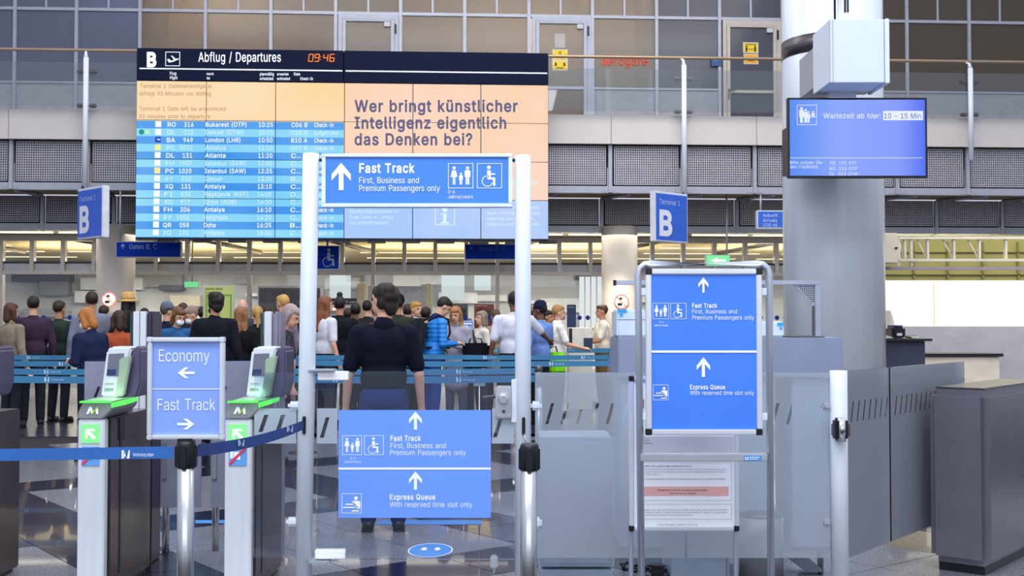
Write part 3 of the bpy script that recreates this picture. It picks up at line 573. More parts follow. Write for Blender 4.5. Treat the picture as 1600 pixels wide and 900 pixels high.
# ---- fascia and air grilles under the gallery
tr = structure('trim_1', (RAIL.X(800), 20.2, 3.6))
zf1 = RAIL.Z(178.5, 1000); zf0 = RAIL.Z(224, 1000)
FAS = mat('fascia_white', '#cfc8c4', .35, 0, .03, 1.2, coat=.1)
st = [GR1.X(137, 300), GR1.X(1402, 300)]; bw = (st[1]-st[0])/11.0
SX = [st[0]+bw*k for k in range(-3, 15)]
for k in range(0, 17, 2):
    m = MB(); m.box(SX[k]+.004, (SX[k+2] if k+2 < len(SX) else 16)-.004, 20.2, 20.24, zf0, zf1, .006); m.build('fascia_panel', FAS, tr)
m = MB(); m.box(-14, 16, 20.24, 20.3, zf1-.03, zf1); m.build('fascia_lip', FAS, tr)
def grille_mesh(w, h, nx, nz, y=0):
    m = MB(); bw_ = .0085
    for i in range(nx+1):
        x = w*i/nx; m.quadmesh([(x-bw_, y, 0), (x+bw_, y, 0), (x+bw_, y, h), (x-bw_, y, h), (x-bw_, y+.03, 0), (x-bw_, y+.03, h)], [(0, 1, 2, 3), (0, 3, 5, 4)])
    for i in range(nz+1):
        z = h*i/nz; m.quadmesh([(0, y-.002, z-bw_), (w, y-.002, z-bw_), (w, y-.002, z+bw_), (0, y-.002, z+bw_), (0, y+.03, z+bw_), (w, y+.03, z+bw_)], [(0, 1, 2, 3), (3, 2, 5, 4)])
    return m
GM = mat('grille_bars', '#b5b2ba', .45, .3); GB = mat('grille_black', '#07080b', .9, noise=0)
def grille_row(root, pl, xs, zt, zb, nm, nx, nz, beamh):
    y = pl.Y; data = None
    for a, b in zip(xs, xs[1:]):
        w = b-a-.16
        m = MB(); m.box(a+.05, b-.05, y+.09, y+.11, zb, zt); m.box(a+.05, a+.08, y+.03, y+.1, zb, zt); m.box(b-.08, b-.05, y+.03, y+.1, zb, zt); m.box(a+.08, b-.08, y+.03, y+.1, zb, zb+.035); m.box(a+.08, b-.08, y+.03, y+.1, zt-.02, zt)
        m.build('grille_recess', GB, root)
        if data is None:
            q = grille_mesh(w, zt-zb-.06, nx, nz); o = q.build('tmp', GM, root); data = o.data
            # undo the frame shift: mesh is kept in its own small coordinates
            inv = WM[root.name].inverted() @ FM
            data.transform(inv.inverted()); bpy.data.objects.remove(o)
        o = bpy.data.objects.new('grille', data); COL.objects.link(o); o.parent = root; o['kind'] = 'stuff'
        o.matrix_local = (WM[root.name].inverted() @ FM) @ Matrix.Translation((a+.08, y+.02, zb+.035)); WM[o.name] = I4
        m = MB(); m.box(a-.035+.0, a+.035, y-.03, y+.06, zb-.12, zt, .005); m.build('strut', GREYP, root)
        m = MB(); m.box(a+.036, b-.036, y-.02, y+.12, zb-beamh, zb-.002, .004)
        for sx_ in (a+.1, b-.1): m.box(sx_-.05, sx_+.05, y-.03, y-.02, zb-beamh+.02, zb-.03, .002)
        m.build('beam', GREYP, root)
grille_row(tr, GR1, SX, GR1.Z(227, 1000), GR1.Z(291, 1000), 'u', 29, 16, .13)
tr2 = structure('trim_2', (GR2.X(800), 22, 3.2))
st2 = [GR2.X(178, 340), GR2.X(1463, 340)]; bw2 = (st2[1]-st2[0])/12.0
SX2 = [st2[0]+bw2*k for k in range(-3, 17)]
grille_row(tr2, GR2, SX2, GR2.Z(311, 1000), GR2.Z(353, 1000), 'l', 29, 11, .13)
cl = structure('ceiling', (0, 22, 3))
TAN = mat('tan_soffit', '#b39a72', .5, 0, .05, 2)
m = MB(); m.box(-14, 16, 20.4, 22.0, GR2.Z(311, 1000)+.02, GR2.Z(311, 1000)+.06); m.build('soffit_board', TAN, cl)
for x in SX2:      # raking brackets between the two rows
    m = MB(); zt = GR1.Z(291, 1000)-.13; m.tube([(x+.3*(1 if x > 0 else .2), 20.5, zt+.0), (x, 21.95, GR2.Z(311, 1000))], .035, 4); m.build('bracket', GREYP, cl)
zc = GR2.Z(365, 1000)
m = MB(); m.box(-14, 16, 22.1, 23.4, zc+.02, zc+.06); m.build('soffit_board', mat('soffit_grey', '#b0a48e', .5), cl)
for k in range(24):
    m = MB(); x = -13.5+1.22*k; m.box(x, x+1.1, 22.35, 22.42, zc-.01, zc+.02); m.build('light_strip', emat('warm_tube', '#fff0c8', 1.8), cl)
# strips of the far ceiling
SL = mat('ceiling_slat', '#d4bd8c', .35, .15, .06)
for k in range(34):
    y = 23.75 + k*.36; m = MB(); m.box(-14, 16, y, y+.30, 3.16, 3.19, .004); m.build('ceiling_slat', SL, cl)
m = MB(); m.box(-14, 16, 23.4, 36, 3.3, 3.34); m.build('ceiling_deck', mat('ceiling_deck', '#4a4034', .8), cl)
for y in (25.0, 26.9, 29.1, 31.6):
    for k in range(8):
        m = MB(); x = -13+3.6*k; m.box(x, x+3.0, y, y+.12, 3.145, 3.158); m.build('light_strip', MC['warm_tube'], cl)
for k in range(10):
    x = -12 + 2.6*k; m = MB(); m.tube([(x-.9 if x < 0 else x+.9, 24.0, 3.12), (x, 26.2, 2.98)], .05, 4); m.build('duct_brace', mat('brace_brown', '#4b4036', .6), cl)
# ---- glazed partition below the gallery
wp = structure('wall_partition', (0, 23.4, 0))
zh1 = PART.Z(379, 800); zt0 = PART.Z(412, 800); zt1 = PART.Z(427, 800)
WPM = mat('partition_profile', '#c2bcb8', .4, .2)
m = MB(); m.box(-14, 16, 23.35, 23.5, zh1, zh1+.12); m.build('head', WPM, wp)
m = MB(); m.box(-14, 16, 23.34, 23.5, zt1-.04, zt1+.03); m.build('transom', WPM, wp)
m = MB(); m.box(-14, 16, 23.38, 23.46, zt0-.02, zt0+.02); m.build('transom', mat('dark_profile', '#3a3436', .5), wp)
px = [293 + 48.4*k for k in range(-7, 28)]
XS = [PART.X(p, 400) for p in px]
for i, x in enumerate(XS):
    maj = i % 2 == 1
    if FAC.X(1385) < x: break
    m = MB(); m.box(x-.04, x+.04, 23.33, 23.5, 0 if (maj and i % 4 == 1) else zt1, zh1, .005); m.build('mullion', WPM, wp)
    if i+1 < len(XS):
        m = MB(); m.box(x+.042, XS[i+1]-.042, 23.40, 23.42, zt1+.03, zt0-.02); m.build('grey_infill', mat('grey_infill', '#b5b9c2', .3), wp)
        m = MB(); m.box(x+.042, XS[i+1]-.042, 23.41, 23.42, zt0+.02, zh1); m.build('pane', glassmat('partition_glass', '#f0f2f0', .04, .0), wp)
for i in range(1, len(XS)-4, 4):
    m = MB(); m.box(XS[i]+.045, XS[i+4]-.045, 23.41, 23.425, .1, zt1-.04); m.build('pane', MC['partition_glass'], wp)
    md = MB()
    for k in range(14):
        for zz in (1.50, 1.05-.0):
            xx = XS[i]+.15+k*.17
            if xx < XS[i+4]-.1 and k % 3 != 2:
                md.flat([(xx+math.cos(a*.7854)*.05, zz+math.sin(a*.7854)*.05) for a in range(8)], 23.405)
    md.build('safety_dots', mat('dot_blue', '#1a2f9e', .5), wp, kind='stuff')
# ---- back of the check-in hall
hb = structure('wall_check_in', (0, 34, 0))
BW = mat('check_in_wall', '#c9cdd4', .6, 0, .1, 1.0)
m = MB(); m.box(-16, HB.X(1360), 34, 34.2, 0, 3.3); m.build('wall_panel', BW, hb)
rnd = random.Random(3)
for k in range(46):        # shelves, counters fronts and panels of the back wall
    x = -12.5+rnd.random()*19; z = .9+rnd.random()*1.75; w = .3+rnd.random()*1.5; h = .08+rnd.random()*.38
    c = rnd.choice(['#e6e9ee', '#e6e9ee', '#8d93a2', '#5a6072', '#a6a9b2', '#d4cdbd', '#f2f4f8'])
    m = MB(); m.box(x, x+w, 33.75-rnd.random()*.2-k*.003, 34, z, min(z+h, 3.1), .01); m.build('wall_panel', mat('hall_panel_'+c, c, .5), hb)
for a, b in ((560, 668), (408, 468)):
    m = MB(); HB.box(m, a, 448, b, 476, -.6, -.5, .01); m.build('wall_panel', mat('mesh_screen_grey', '#767a8a', .5, noise=.2, scale=9), hb)
m = MB(); HB.box(m, 900, 434, 934, 512, -.9, -.88); 
m.build('lit_window', emat('daylit_window', '#f4f9ff', 1.0), hb)
for q in (908, 917, 926):
    m = MB(); HB.box(m, q-.8, 434, q+.8, 512, -.94, -.9); m.build('window_bar', PM, hb)
for a, b, c0, d0 in ((690, 725, 430, 470), (740, 765, 432, 455), (520, 552, 432, 470)):
    m = MB(); HB.box(m, a, c0, b, d0, -.9, -.88); m.build('light_panel', emat('pale_lit_panel', '#e9f2f6', .85), hb)
# ---- round columns
def column(px, py, w, Y, z0, z1, m, nm='column', band=None):
    pl = PL(Y); x = pl.X(px, py); r = w/2/FPX*Y
    G.append(I4); t = structure(nm, (x, Y, z0))
    b = MB(); b.lathe(x, Y, [(r, z0), (r, z1)], 64); b.build('shaft', m, t)
    if band:
        b = MB(); b.lathe(x, Y, [(r+.004, band-.1), (r+.006, band+.1)], 64); b.build('steel_band', mat('band_steel', '#5d585c', .3, .8, .1, 2, stretch=(3, 3, .1)), t)
    G.pop(); return t, x, r
CW = mat('column_white_metal', '#d6dde6', .3, .1, .03, 3, stretch=(6, 6, .05), coat=.25)
CB = mat('column_beige', '#d9d0c4', .45, 0, .03)
column(181, 420, 58, 21.6, 0, 3.22, CB); column(968, 420, 56, 21.8, 0, 3.22, CB)
frame_ctx.__exit__()
big, bx_, br_ = column(1301.5, 300, 154, 13, 0, 7.5, CW, band=4.5)
b = MB(); b.box(bx_-.02, bx_+.0, 13-br_-.012, 13-br_+.02, 4.8, 7.5); b.box(bx_+.012, bx_+.03, 13-br_-.012, 13-br_+.02, 4.8, 7.5); b.build('joint_strip', BLACK, big)
def spot(name, loc, e, col, ang=70):
    l = bpy.data.lights.new(name, 'SPOT'); l.energy = e; l.color = col; l.spot_size = R(ang); l.spot_blend = .5; l.shadow_soft_size = .08
    o = bpy.data.objects.new(name, l); COL.objects.link(o); o.location = loc; return o
for pxx, yy, zz, en in ((174, 20.15, 2.5, 110), (960, 20.2, 3.05, 240)):
    pl = PL(yy); spot('column_downlight', (pl.X(pxx), yy, zz), en, (1, .86, .66), 125)
# ---- right-hand bay: bright backlit wall, truss, desks
rb = structure('wall_backlit', (PL(17).X(1500), 17, 0)); q = PL(17)
m = MB(); q.box(m, 1360, 438, 1760, 510, 0, .1); m.build('light_wall', emat('backlit_panel', '#fffbe9', 1.1), rb)
m = MB(); q.box(m, 1360, 510, 1760, 640, -.05, .1); m.build('dado_panel', mat('dado_grey', '#a7a6b2', .5), rb)
m = MB(); m.box(q.X(1360), q.X(1760), 17, 17.1, q.Z(438), q.Z(368)); m.build('olive_panelling', mat('olive_panel', '#8b8650', .4, 0, .08, 2), rb)
for a in (1427, 1480, 1535, 1590):
    m = MB(); q.box(m, a-1.5, 378, a+1.5, 438, -.03, -.001); m.build('panel_joint', mat('olive_joint', '#6f6a40', .5), rb)
for yy in (394, 429):
    m = MB(); q.box(m, 1362, yy-.7, 1700, yy+.7, -.03, -.001); m.build('panel_joint', MC['olive_joint'], rb)
m = MB(); q.box(m, 1458.5, 440, 1459.5, 509, -.01, -.001); m.build('panel_joint', mat('pale_joint', '#c9c4a8', .5), rb)
area_lamp('bay_lamp', (8, 15.2, 3.6), 5, 110, (1, .92, .6), 2, (0, 0, 0))
t = thing('lattice_girder', 'off-white steel lattice girder below the gallery beside the big column', 'girder', (PL(15.5).X(1440), 15.5, PL(15.5).Z(416))); q = PL(15.5)
TW = mat('girder_cream', '#cfc9be', .45)
for y0, y1 in ((370, 374), (404.5, 408.5), (417, 422)):
    m = MB(); q.box(m, 1376 if y0 > 410 else 1404, y0, 1760, y1, -.05, .05); m.build('chord', TW if y0 < 410 else mat('girder_mauve', '#8f8791', .5), t)
for a in (1404, 1413.5, 1423.5, 1449, 1490, 1530, 1571):
    m = MB(); q.box(m, a-1.6, 374, a+1.6, 416 if a in (1404, 1423.5) else 404, -.03, .03); m.build('upright', TW, t)
for a, b in ((1404, 1412), (1433, 1448), (1473, 1489), (1512, 1529)):
    m = MB(); (xa, za), (xb, zb) = q.at(a, 375), q.at(b, 404); m.tube([(xa, 15.5, za), (xb, 15.5, zb)], .012, 6); m.build('diagonal', TW, t)
t = thing('service_box', 'cream steel service box with round black lock next to the lattice girder', 'cabinet', (PL(15.2).X(1390), 15.2, PL(15.2).Z(412))); q = PL(15.2)
m = MB(); q.box(m, 1372, 364, 1403, 411, 0, .3, .01); m.build('body', mat('cream_paint', '#d8ccbc', .45), t)
m = MB(); x, z = q.at(1400, 387.5); m.ellip((x, 15.19, z), (.022, .015, .014)); m.build('lock', BLACK, t)
# ================================================================= DEPARTURES BOARD
frame_ctx = frame(FM); frame_ctx.__enter__()
BD = PL(19.4, FM)
bd = thing('departures_board', 'large departures video wall of bright panels under a navy header on the gallery front', 'display board', (BD.X(536), 19.4, BD.Z(373)))
bxl, bxr = BD.X(212.5, 220), BD.X(857, 220); zb = BD.Z(372.5, 536); zs = BD.Z(129.5, 536); zt = BD.Z(79, 536)
NAVY = mat('board_navy', '#0e1530', .7, 0, .04, spec=.1)
m = MB(); m.box(bxl, bxr, 19.42, 19.62, zb-.02, zs); m.build('housing', mat('board_housing', '#0c1024', .5), bd)
xm = BD.X(537, 100)
for a, b in ((bxl, xm-.006), (xm+.006, bxr)):
    m = MB(); m.box(a, b, 19.40, 19.62, zs+.004, zt, .006); m.build('header_panel', NAVY, bd)
for a, b in ((218, 535), (540, 855)):
    m = MB(); xa, xb = BD.X(a, 110), BD.X(b, 110); zz = BD.Z(110.6, 440); m.flat([(xa, zz), (xb, zz), (xb, zz+.022), (xa, zz+.022)], 19.397); m.build('rule_line', WLET, bd)
# one material for the picture on the screens: stripes by height, advert by place
def screen_mat():
    m = bpy.data.materials.new('screen_image'); m.use_nodes = True; n = m.node_tree; n.nodes.clear(); N = n.nodes.new; L = n.links.new
    tc_ = N('ShaderNodeTexCoord'); sp = N('ShaderNodeSeparateXYZ'); L(tc_.outputs['Object'], sp.inputs[0])
    def mt(op, a, b=None):
        q = N('ShaderNodeMath'); q.operation = op
        for i, v in enumerate((a, b)):
            if v is None: continue
            if isinstance(v, (int, float)): q.inputs[i].default_value = v
            else: L(v, q.inputs[i])
        return q.outputs[0]
    def mix(f, a, b):
        q = N('ShaderNodeMix'); q.data_type = 'RGBA'
        if isinstance(f, (int, float)): q.inputs[0].default_value = f
        else: L(f, q.inputs[0])
        for i, v in ((6, a), (7, b)):
            if isinstance(v, tuple): q.inputs[i].default_value = v
            else: L(v, q.inputs[i])
        return q.outputs[2]
    ox, oz = BD.X(536), BD.Z(373)
    X, Z = sp.outputs['X'], sp.outputs['Z']
    ztop_ = BD.Z(189.3, 320) - oz; zlow = BD.Z(370.5, 320) - oz; rh = (ztop_ - zlow) / 15
    row = mt('FLOOR', mt('DIVIDE', mt('SUBTRACT', ztop_, Z), rh))
    odd = mt('ABSOLUTE', mt('MODULO', mt('ADD', row, mt('GREATER_THAN', row, 9.5)), 2.0))
    ns = N('ShaderNodeTexNoise'); ns.inputs['Scale'].default_value = .55; L(tc_.outputs['Object'], ns.inputs['Vector'])
    nv = N('ShaderNodeMapRange'); L(ns.outputs['Fac'], nv.inputs[0]); nv.inputs[1].default_value = .35; nv.inputs[2].default_value = .65
    dark = mix(nv.outputs[0], hexc('#4697ec'), hexc('#6fb2f6')); light = mix(nv.outputs[0], hexc('#82d3fc'), hexc('#a4e6ff'))
    stripes = mix(odd, dark, light)
    left_top = mix(nv.outputs[0], hexc('#ffdca6'), hexc('#ffe4bf'))
    right_top = mix(nv.outputs[0], hexc('#ffd7b6'), hexc('#ffdcc8')); right_low = mix(nv.outputs[0], hexc('#a6ccff'), hexc('#bcd2ff'))
    left = mix(mt('GREATER_THAN', Z, ztop_), stripes, left_top)
    right = mix(mt('GREATER_THAN', Z, BD.Z(312, 700) - oz), right_low, right_top)
    c = mix(mt('GREATER_THAN', X, BD.X(536) - ox), left, right)
    e = N('ShaderNodeEmission'); L(c, e.inputs[0]); e.inputs[1].default_value = .87; o = N('ShaderNodeOutputMaterial'); L(e.outputs[0], o.inputs[0]); return m
SCM = screen_mat()
xs_ = [bxl + (bxr-bxl)*k/6 for k in range(7)]; zs_ = [zs + (zb-zs)*k/4 for k in range(5)]
for i in range(6):
    for j in range(4):
        m = MB(); m.box(xs_[i]+.007, xs_[i+1]-.007, 19.40, 19.43, zs_[j+1]+.006, zs_[j]-.006); m.build('display_panel', SCM, bd)
m = MB()
for k in range(12): m.box(bxl+.35+k*.58, bxl+.65+k*.58, 19.45, 19.6, zb-.07, zb-.02)
m.build('mounting_clips', BLACK, bd, kind='stuff')
for k in range(5):
    m = MB(); x = bxl+.6+k*1.35; m.box(x, x+.08, 19.62, 20.2, zs-.3, zs-.22); m.build('support_arm', GREYP, bd)
WG = emat('screen_white', '#ffffff', .95)
def bt(name, items, m_, bold=.012, d=-.006, parent=bd, pl=BD):
    q = MB()
    for it in items: pl.text(q, it[0], it[1], it[2], it[3], it[4] if len(it) > 4 else None, d, bold)
    return q.build(name, m_, parent)
bt('header_lettering', [('B', 229.5, 103.5, 20.5, 15)], WLET, .085)
bt('header_lettering', [('Abflug / Departures', 310, 96.5, 14.5, 129)], WLET, .018)
q = MB(); BD.outline(q, 258.5, 81, 281.5, 103.5, 1.1, -.006)
BD.poly(q, [(261, 93), (264, 92), (268, 95), (277, 91.5), (279, 91), (279, 93), (270, 97), (264, 98)], -.006); BD.poly(q, [(267, 87), (269, 87), (275, 92), (272, 93.5)], -.006)
q.build('takeoff_pictogram', WLET, bd)
q = MB()
SEG = {'0': 'abcdef', '9': 'abcdfg', '4': 'bcfg', '6': 'acdefg'}
for ch, x0 in (('0', 482), ('9', 491.5), ('4', 505), ('6', 515)):
    w, t0, h = 6.4, 85, 11
    pts = {'a': ((0, 0), (w, 0)), 'b': ((w, 0), (w, h/2)), 'c': ((w, h/2), (w, h)), 'd': ((0, h), (w, h)), 'e': ((0, h/2), (0, h)), 'f': ((0, 0), (0, h/2)), 'g': ((0, h/2), (w, h/2))}
    for s_ in SEG[ch]:
        (a, b), (c, d) = pts[s_]; BD.line(q, (x0+a+(h-b)*.12, t0+b), (x0+c+(h-d)*.12, t0+d), 1.5, -.006)
BD.disc(q, 501.3, 88.5, .9, -.006, 6); BD.disc(q, 500.8, 93, .9, -.006, 6)
q.build('clock_digits', emat('orange_digits', '#ff8a3c', 1.0), bd)
bt('header_small_lettering', [('Flug', 265.5, 117, 4.6, 10), ('Flight', 265.5, 123.8, 4.6, 12), ('nach', 323, 117.3, 4, 11), ('to', 323, 124.2, 4.4, 5), ('planmäßig', 406, 118, 4.4, 22), ('scheduled', 406, 125, 4.4, 21),
    ('erwartet', 433, 118, 4.2, 18), ('estimated', 433, 125, 4.2, 20), ('Gate', 459, 118, 4.4, 10), ('Check-In', 469, 125.2, 4.4, 20)], WLET, .03)
bt('notice_lettering', [('Terminal 1 Gatebekanntgabe', 219, 137.5, 6.2, 112), ('erfolgt 90 Minuten vor Abflug', 218.5, 149.5, 6.2, 111), ('Terminal 1 Gate will be announced', 218, 173, 6.2, 134), ('90 minutes prior to departure', 217.5, 185, 6.2, 111)], emat('screen_brown', '#b8826c', .8), .0)
rows = ['RO 316|Bukarest (OTP)|10:25|C06 B|Check-in', 'DL 023|Detroit (DTW)|10:25|C28 B|aufgerufen', 'BA 949|London (LHR)|10:50|B10 A|Check-in', 'PC 5032|Antalya|11:10|C07 B|Check-in', 'DL 131|Atlanta|11:20|C..|Check-in',
 'FH 1907|Istanbul (SAW)|12:00|C..|Check-in', 'PC 1020|Istanbul (SAW)|12:35|C..|Check-in', '4Y 012|Cancun|13:05|B..|Check-in', 'XQ 131|Antalya|13:10|C..|Check-in', 'FI 533|Reykjavik (KEF)|14:05|D..|Check-in',
 'XQ 977|Izmir (ADB)|14:20|C..|Check-in', 'FH 306|Antalya|16:10|C..|Check-in', '8Y 1006|Hurghada|16:20|C..|Check-in', 'QR 058|Doha|16:25|B..|Check-in', 'XQ 132|Antalya|18:30|C..|Check-in']
WG2 = emat('screen_pale', '#dff6ff', .9)
for i, r in enumerate(rows):
    y = 198.2 + 12.07*i - .1; sh = -i*.55; fl_, dest, tm, gt, st_ = r.split('|'); a, b = fl_.split()
    dk = (i + (i > 9)) % 2 == 0; bold = .02 if dk else .008
    it = [(a, 262+sh, y, 6.8, 13), (b, 302.5+sh-len(b)*4.9+0, y, 6.8, len(b)*4.9), (dest, 321.5+sh*.4, y, 6.8, len(dest)*4.55), (tm, 404.5+sh*.4, y+.2, 6.8, 22), (gt, 455.5+sh*.3, y+.4, 6.6, len(gt)*5), (st_, 491, y+.5, 6.6, 30 if st_[0] == 'C' else 38)]
    bt('flight_row', it, WG if dk else WG2, bold)
    q = MB(); BD.rect(q, 243+sh*.5, y-8.6, 252+sh*.5, y+.4, -.006)
    q.build('airline_tile', emat('tile_blue', '#3559c8', .8) if i == 2 else emat('tile_yellow', '#ffe79a', .95) if i in (3, 6) else WG, bd)
q = MB(); BD.disc(q, 221.3, 206.3, 4.2, -.006); q.build('status_dot', emat('dot_green', '#2f9f94', .8), bd)
q = MB(); BD.disc(q, 230.3, 206.3, 4.0, -.006); q.build('status_dot', emat('dot_mint', '#b8f5c4', .9), bd)
q = MB(); BD.poly(q, [(244.5, 217), (250.5, 217.5), (250, 219.5), (247, 218.6)], -.008); q.build('status_mark', WG, bd)
AD = emat('advert_slate', '#6f7096', .75)
bt('advert_lettering', [('Wer bringt künstlicher', 554, 174.5, 17.5, 255)], AD, .042)
bt('advert_lettering', [('Intelligenz eigentlich', 554, 200.7, 17.5, 237)], AD, .042)
bt('advert_lettering', [('das Denken bei?', 554, 226.5, 17.5, 184)], AD, .042)
bt('advert_small_lettering', [('Aktuelle Fluginformationen zu', 546, 333, 5.4, 76), ('Ihrem Check-in-, Abflug-', 546, 342, 5.4, 70), ('und Ankunftsbereich', 546, 350.5, 5.4, 62), ('Please find your current', 760, 326.5, 5.4, 82), ('flight information displays', 760, 335.5, 5.4, 84), ('regarding your check-in,', 760, 344, 5.4, 75), ('departure and arrival areas.', 760, 352.5, 5.4, 84), ('deutlich mehr', 798, 290, 9, 42)], WG2, .0)
q = MB(); BD.outline(q, 679.5, 318, 711, 352, 1.2, -.006); BD.disc(q, 695, 327.5, 4, -.006); BD.rect(q, 689, 333.5, 698, 335.5, -.006); BD.rect(q, 692.5, 335.5, 697.5, 347, -.006); BD.rect(q, 688.5, 347, 701.5, 349.5, -.006)
q.build('information_pictogram', WG2, bd)
# ---- dark hanging signs below the board
def hang_sign(x0, y0, x1, y1, Y, label, prints, m_=None, fr=1.5, rods=(), cat='sign', M=FM, frame_m=None, th=.12, name='hanging_sign'):
    G.append(M); pl = PL(Y, M)
    t = thing(name, label, cat, (pl.X((x0+x1)/2), Y+th/2, pl.Z(y1)))
    m = MB(); pl.box(m, x0-fr, y0-fr, x1+fr, y1+fr, .004, th, .004); m.build('frame', frame_m or GREYP, t)
    m = MB(); pl.rect(m, x0, y0, x1, y1, 0); m.build('face', m_ or mat('unlit_blue_face', '#14379c', .85, spec=.05), t)
    for rx, ry in rods:
        m = MB(); x, z = pl.at(rx, y0); z2 = ry; m.cyl(x, Y+th/2, z, z2, .018, 8); m.build('hanger', GREYP, t)
    prints(pl, t); G.pop(); return t
PB = mat('pale_print', '#8ea4d8', .5, 0, 0)
def p_gates(pl, t):
    m = MB(); pic_arrow(pl, m, 192, 380.5, 8.5, 6, -.004, 0, .2); m.build('arrow', PB, t)
    m = MB(); pl.text(m, 'Gates B, C', 202, 389, 7.5, 43, -.004); m.build('lettering', PB, t)
ZBM = GR1.Z(291, 1000)-.13
hang_sign(182, 378.5, 281.5, 401, 20.3, 'long dark blue Gates B, C sign hanging beneath the departures board', p_gates, rods=((186, ZBM), (278, ZBM)))
def p_gates2(pl, t):
    m = MB(); pic_arrow(pl, m, 736, 384, 8, 6, -.004, 0, .2); m.build('arrow', mat('dim_print', '#3d5cc0', .5, 0, 0), t)
    m = MB(); pl.text(m, 'Gates B, C', 747, 391.5, 7.2, 43, -.004); m.build('lettering', MC['dim_print'], t)
hang_sign(727.5, 382.5, 818, 404.5, 20.3, 'dark blue gates sign hanging behind the white gate post with dim lettering', p_gates2, rods=((735, ZBM), (810, ZBM)))
def p_wh(pl, t):
    m = MB(); pic_wheel(pl, m, 497.5, 385, 34, 1, -.004, False); m.build('wheelchair_pictogram', mat('grey_print', '#9aa3c4', .5, 0, 0), t)
hang_sign(494.5, 385, 529, 420, 20.3, 'square dark blue sign with a wheelchair user under the board', p_wh, rods=((511, ZBM),))
def p_ank(pl, t):
    m = MB(); pl.text(m, 'Ankunft', 1192, 339, 5, 23, -.004); pl.text(m, 'Arrivals', 1192, 346.8, 5, 22, -.004); pl.text(m, '(100 m)', 1192, 354, 5, 22, -.004); m.build('lettering', mat('pale_print_b', '#c9d6f4', .5, 0, 0), t)
hang_sign(1184.5, 330.5, 1238, 355.5, 20.3, 'small blue arrivals 100 m sign beside the big white column', p_ank, mat('mid_blue_face', '#3167cf', .5), 1.6, ((1190, ZBM), (1232, ZBM)), frame_m=WHITE)
# green emergency exit signs
def p_exit(pl, t):
    m = MB(); pl.poly(m, [(1110, 407), (1122, 402), (1122, 405), (1134, 405), (1134, 409), (1122, 409), (1122, 412)], -.004); m.build('arrow', emat('exit_white', '#f2fff4', 1.0), t)
hang_sign(1104, 399, 1140, 415, 21.0, 'lit green exit sign on a long rod behind the tall poster stand', p_exit, emat('exit_green', '#7fe8a0', 1.0), .8, ((1137, GR2.Z(311, 1000)+.02),))
frame_ctx.__exit__()
t = hang_sign(288, 440, 310, 449, 24.5, 'small lit green exit sign inside the check-in hall', lambda pl, t: None, MC['exit_green'], .5, ((299, 3.16),), M=I4)
# ---- angled Terminal 1 B signs
for (pxc, Yc, yaw, w, label, ml) in ((1046, 19.75, 43, .88, 'angled blue Terminal 1 B sign near the centre pillar of the balustrade', 1), (144, 18.75, -44, .88, 'angled blue Terminal 1 B sign under the far end of the departures board', 0)):
    pl0 = PL(Yc); ztop_ = pl0.Z(301 if ml else 293, pxc); zbot = pl0.Z(379 if ml else 373, pxc)
    M = Matrix.Translation((pl0.X(pxc), Yc, zbot)) @ Matrix.Rotation(R(yaw), 4, 'Z')
    with frame(M):
        t = thing('terminal_sign', label, 'sign'); H_ = ztop_-zbot
        m = MB(); m.box(-w/2, w/2, -.06, .06, 0, H_, .01); m.build('casing', mat('sign_casing', '#d6dae2', .4), t)
        m = MB(); m.box(-w/2+.02, w/2-.03, -.066, -.061, .03, H_-.04); m.build('face', mat('terminal_blue', '#2f63d0', .45), t)
        for txt, x0, z0, h, wd_, bd_, mm in (('Terminal 1', -w/2+.10, H_-.22, .085, .55, 0, mat('lilac_print', '#b9c6ee', .5, 0, 0)), ('B', -w/2+.10, .12, .40, .34, .06, mat('grey_white_print', '#dfe3ee', .5, 0, 0))):
            q = MB(); v, f = glyphs(txt, bd_); xa = min(a for a, b in v); xb = max(a for a, b in v); k = h/CAPH
            q.quadmesh([(x0+(a-xa)*wd_/(xb-xa), -.07, z0+b*k) for a, b in v], f); q.build('lettering', mm, t)
        if ml == 1 or 1:
            px_ = M.inverted() @ (FM @ Vector((postx[1 if ml else 0], 20.0, 3.62))); xe = (w/2-.05) if ml else (-w/2+.05)
            q = MB(); q.tube([(xe, 0, H_-.01), (xe, 0, 3.66-zbot), (px_.x, px_.y, 3.66-zbot)], .018, 8); q.build('bracket', BLACK, t)

# ================================================================= SCREEN AND BOX ON THE BIG COLUMN
Q = PL(11.35)
t = thing('wait_time_screen', 'blue waiting time screen in a black bezel hung on the big white column', 'screen', (Q.X(1340), 11.4, Q.Z(278)))
m = MB(); Q.box(m, 1231, 152.5, 1449, 278, 0, .07, .006); m.build('bezel', BLACK, t)
def wait_mat():
    m = bpy.data.materials.new('wait_screen'); m.use_nodes = True; n = m.node_tree; n.nodes.clear(); N = n.nodes.new; L = n.links.new
    tc_ = N('ShaderNodeTexCoord'); sp = N('ShaderNodeSeparateXYZ'); L(tc_.outputs['Generated'], sp.inputs[0])
    cr_ = N('ShaderNodeValToRGB'); e = cr_.color_ramp.elements
    e[0].position = 0; e[0].color = hexc('#5f92f8'); e[1].position = 1; e[1].color = hexc('#5a78f6')
    k = e.new(.35); k.color = hexc('#8fabff'); k = e.new(.8); k.color = hexc('#8ba0ff')
    L(sp.outputs['X'], cr_.inputs[0]); em = N('ShaderNodeEmission'); em.inputs[1].default_value = .87; L(cr_.outputs[0], em.inputs[0])
    o = N('ShaderNodeOutputMaterial'); L(em.outputs[0], o.inputs[0]); return m
m = MB(); Q.box(m, 1234, 156, 1445.5, 274.5, -.004, -.001); m.build('display', wait_mat(), t)
SW = emat('screen_text', '#eef4ff', .85)
q = MB(); Q.text(q, 'Wartezeit ab hier:', 1286, 185, 8, 90, -.008, .012); q.build('lettering', SW, t)
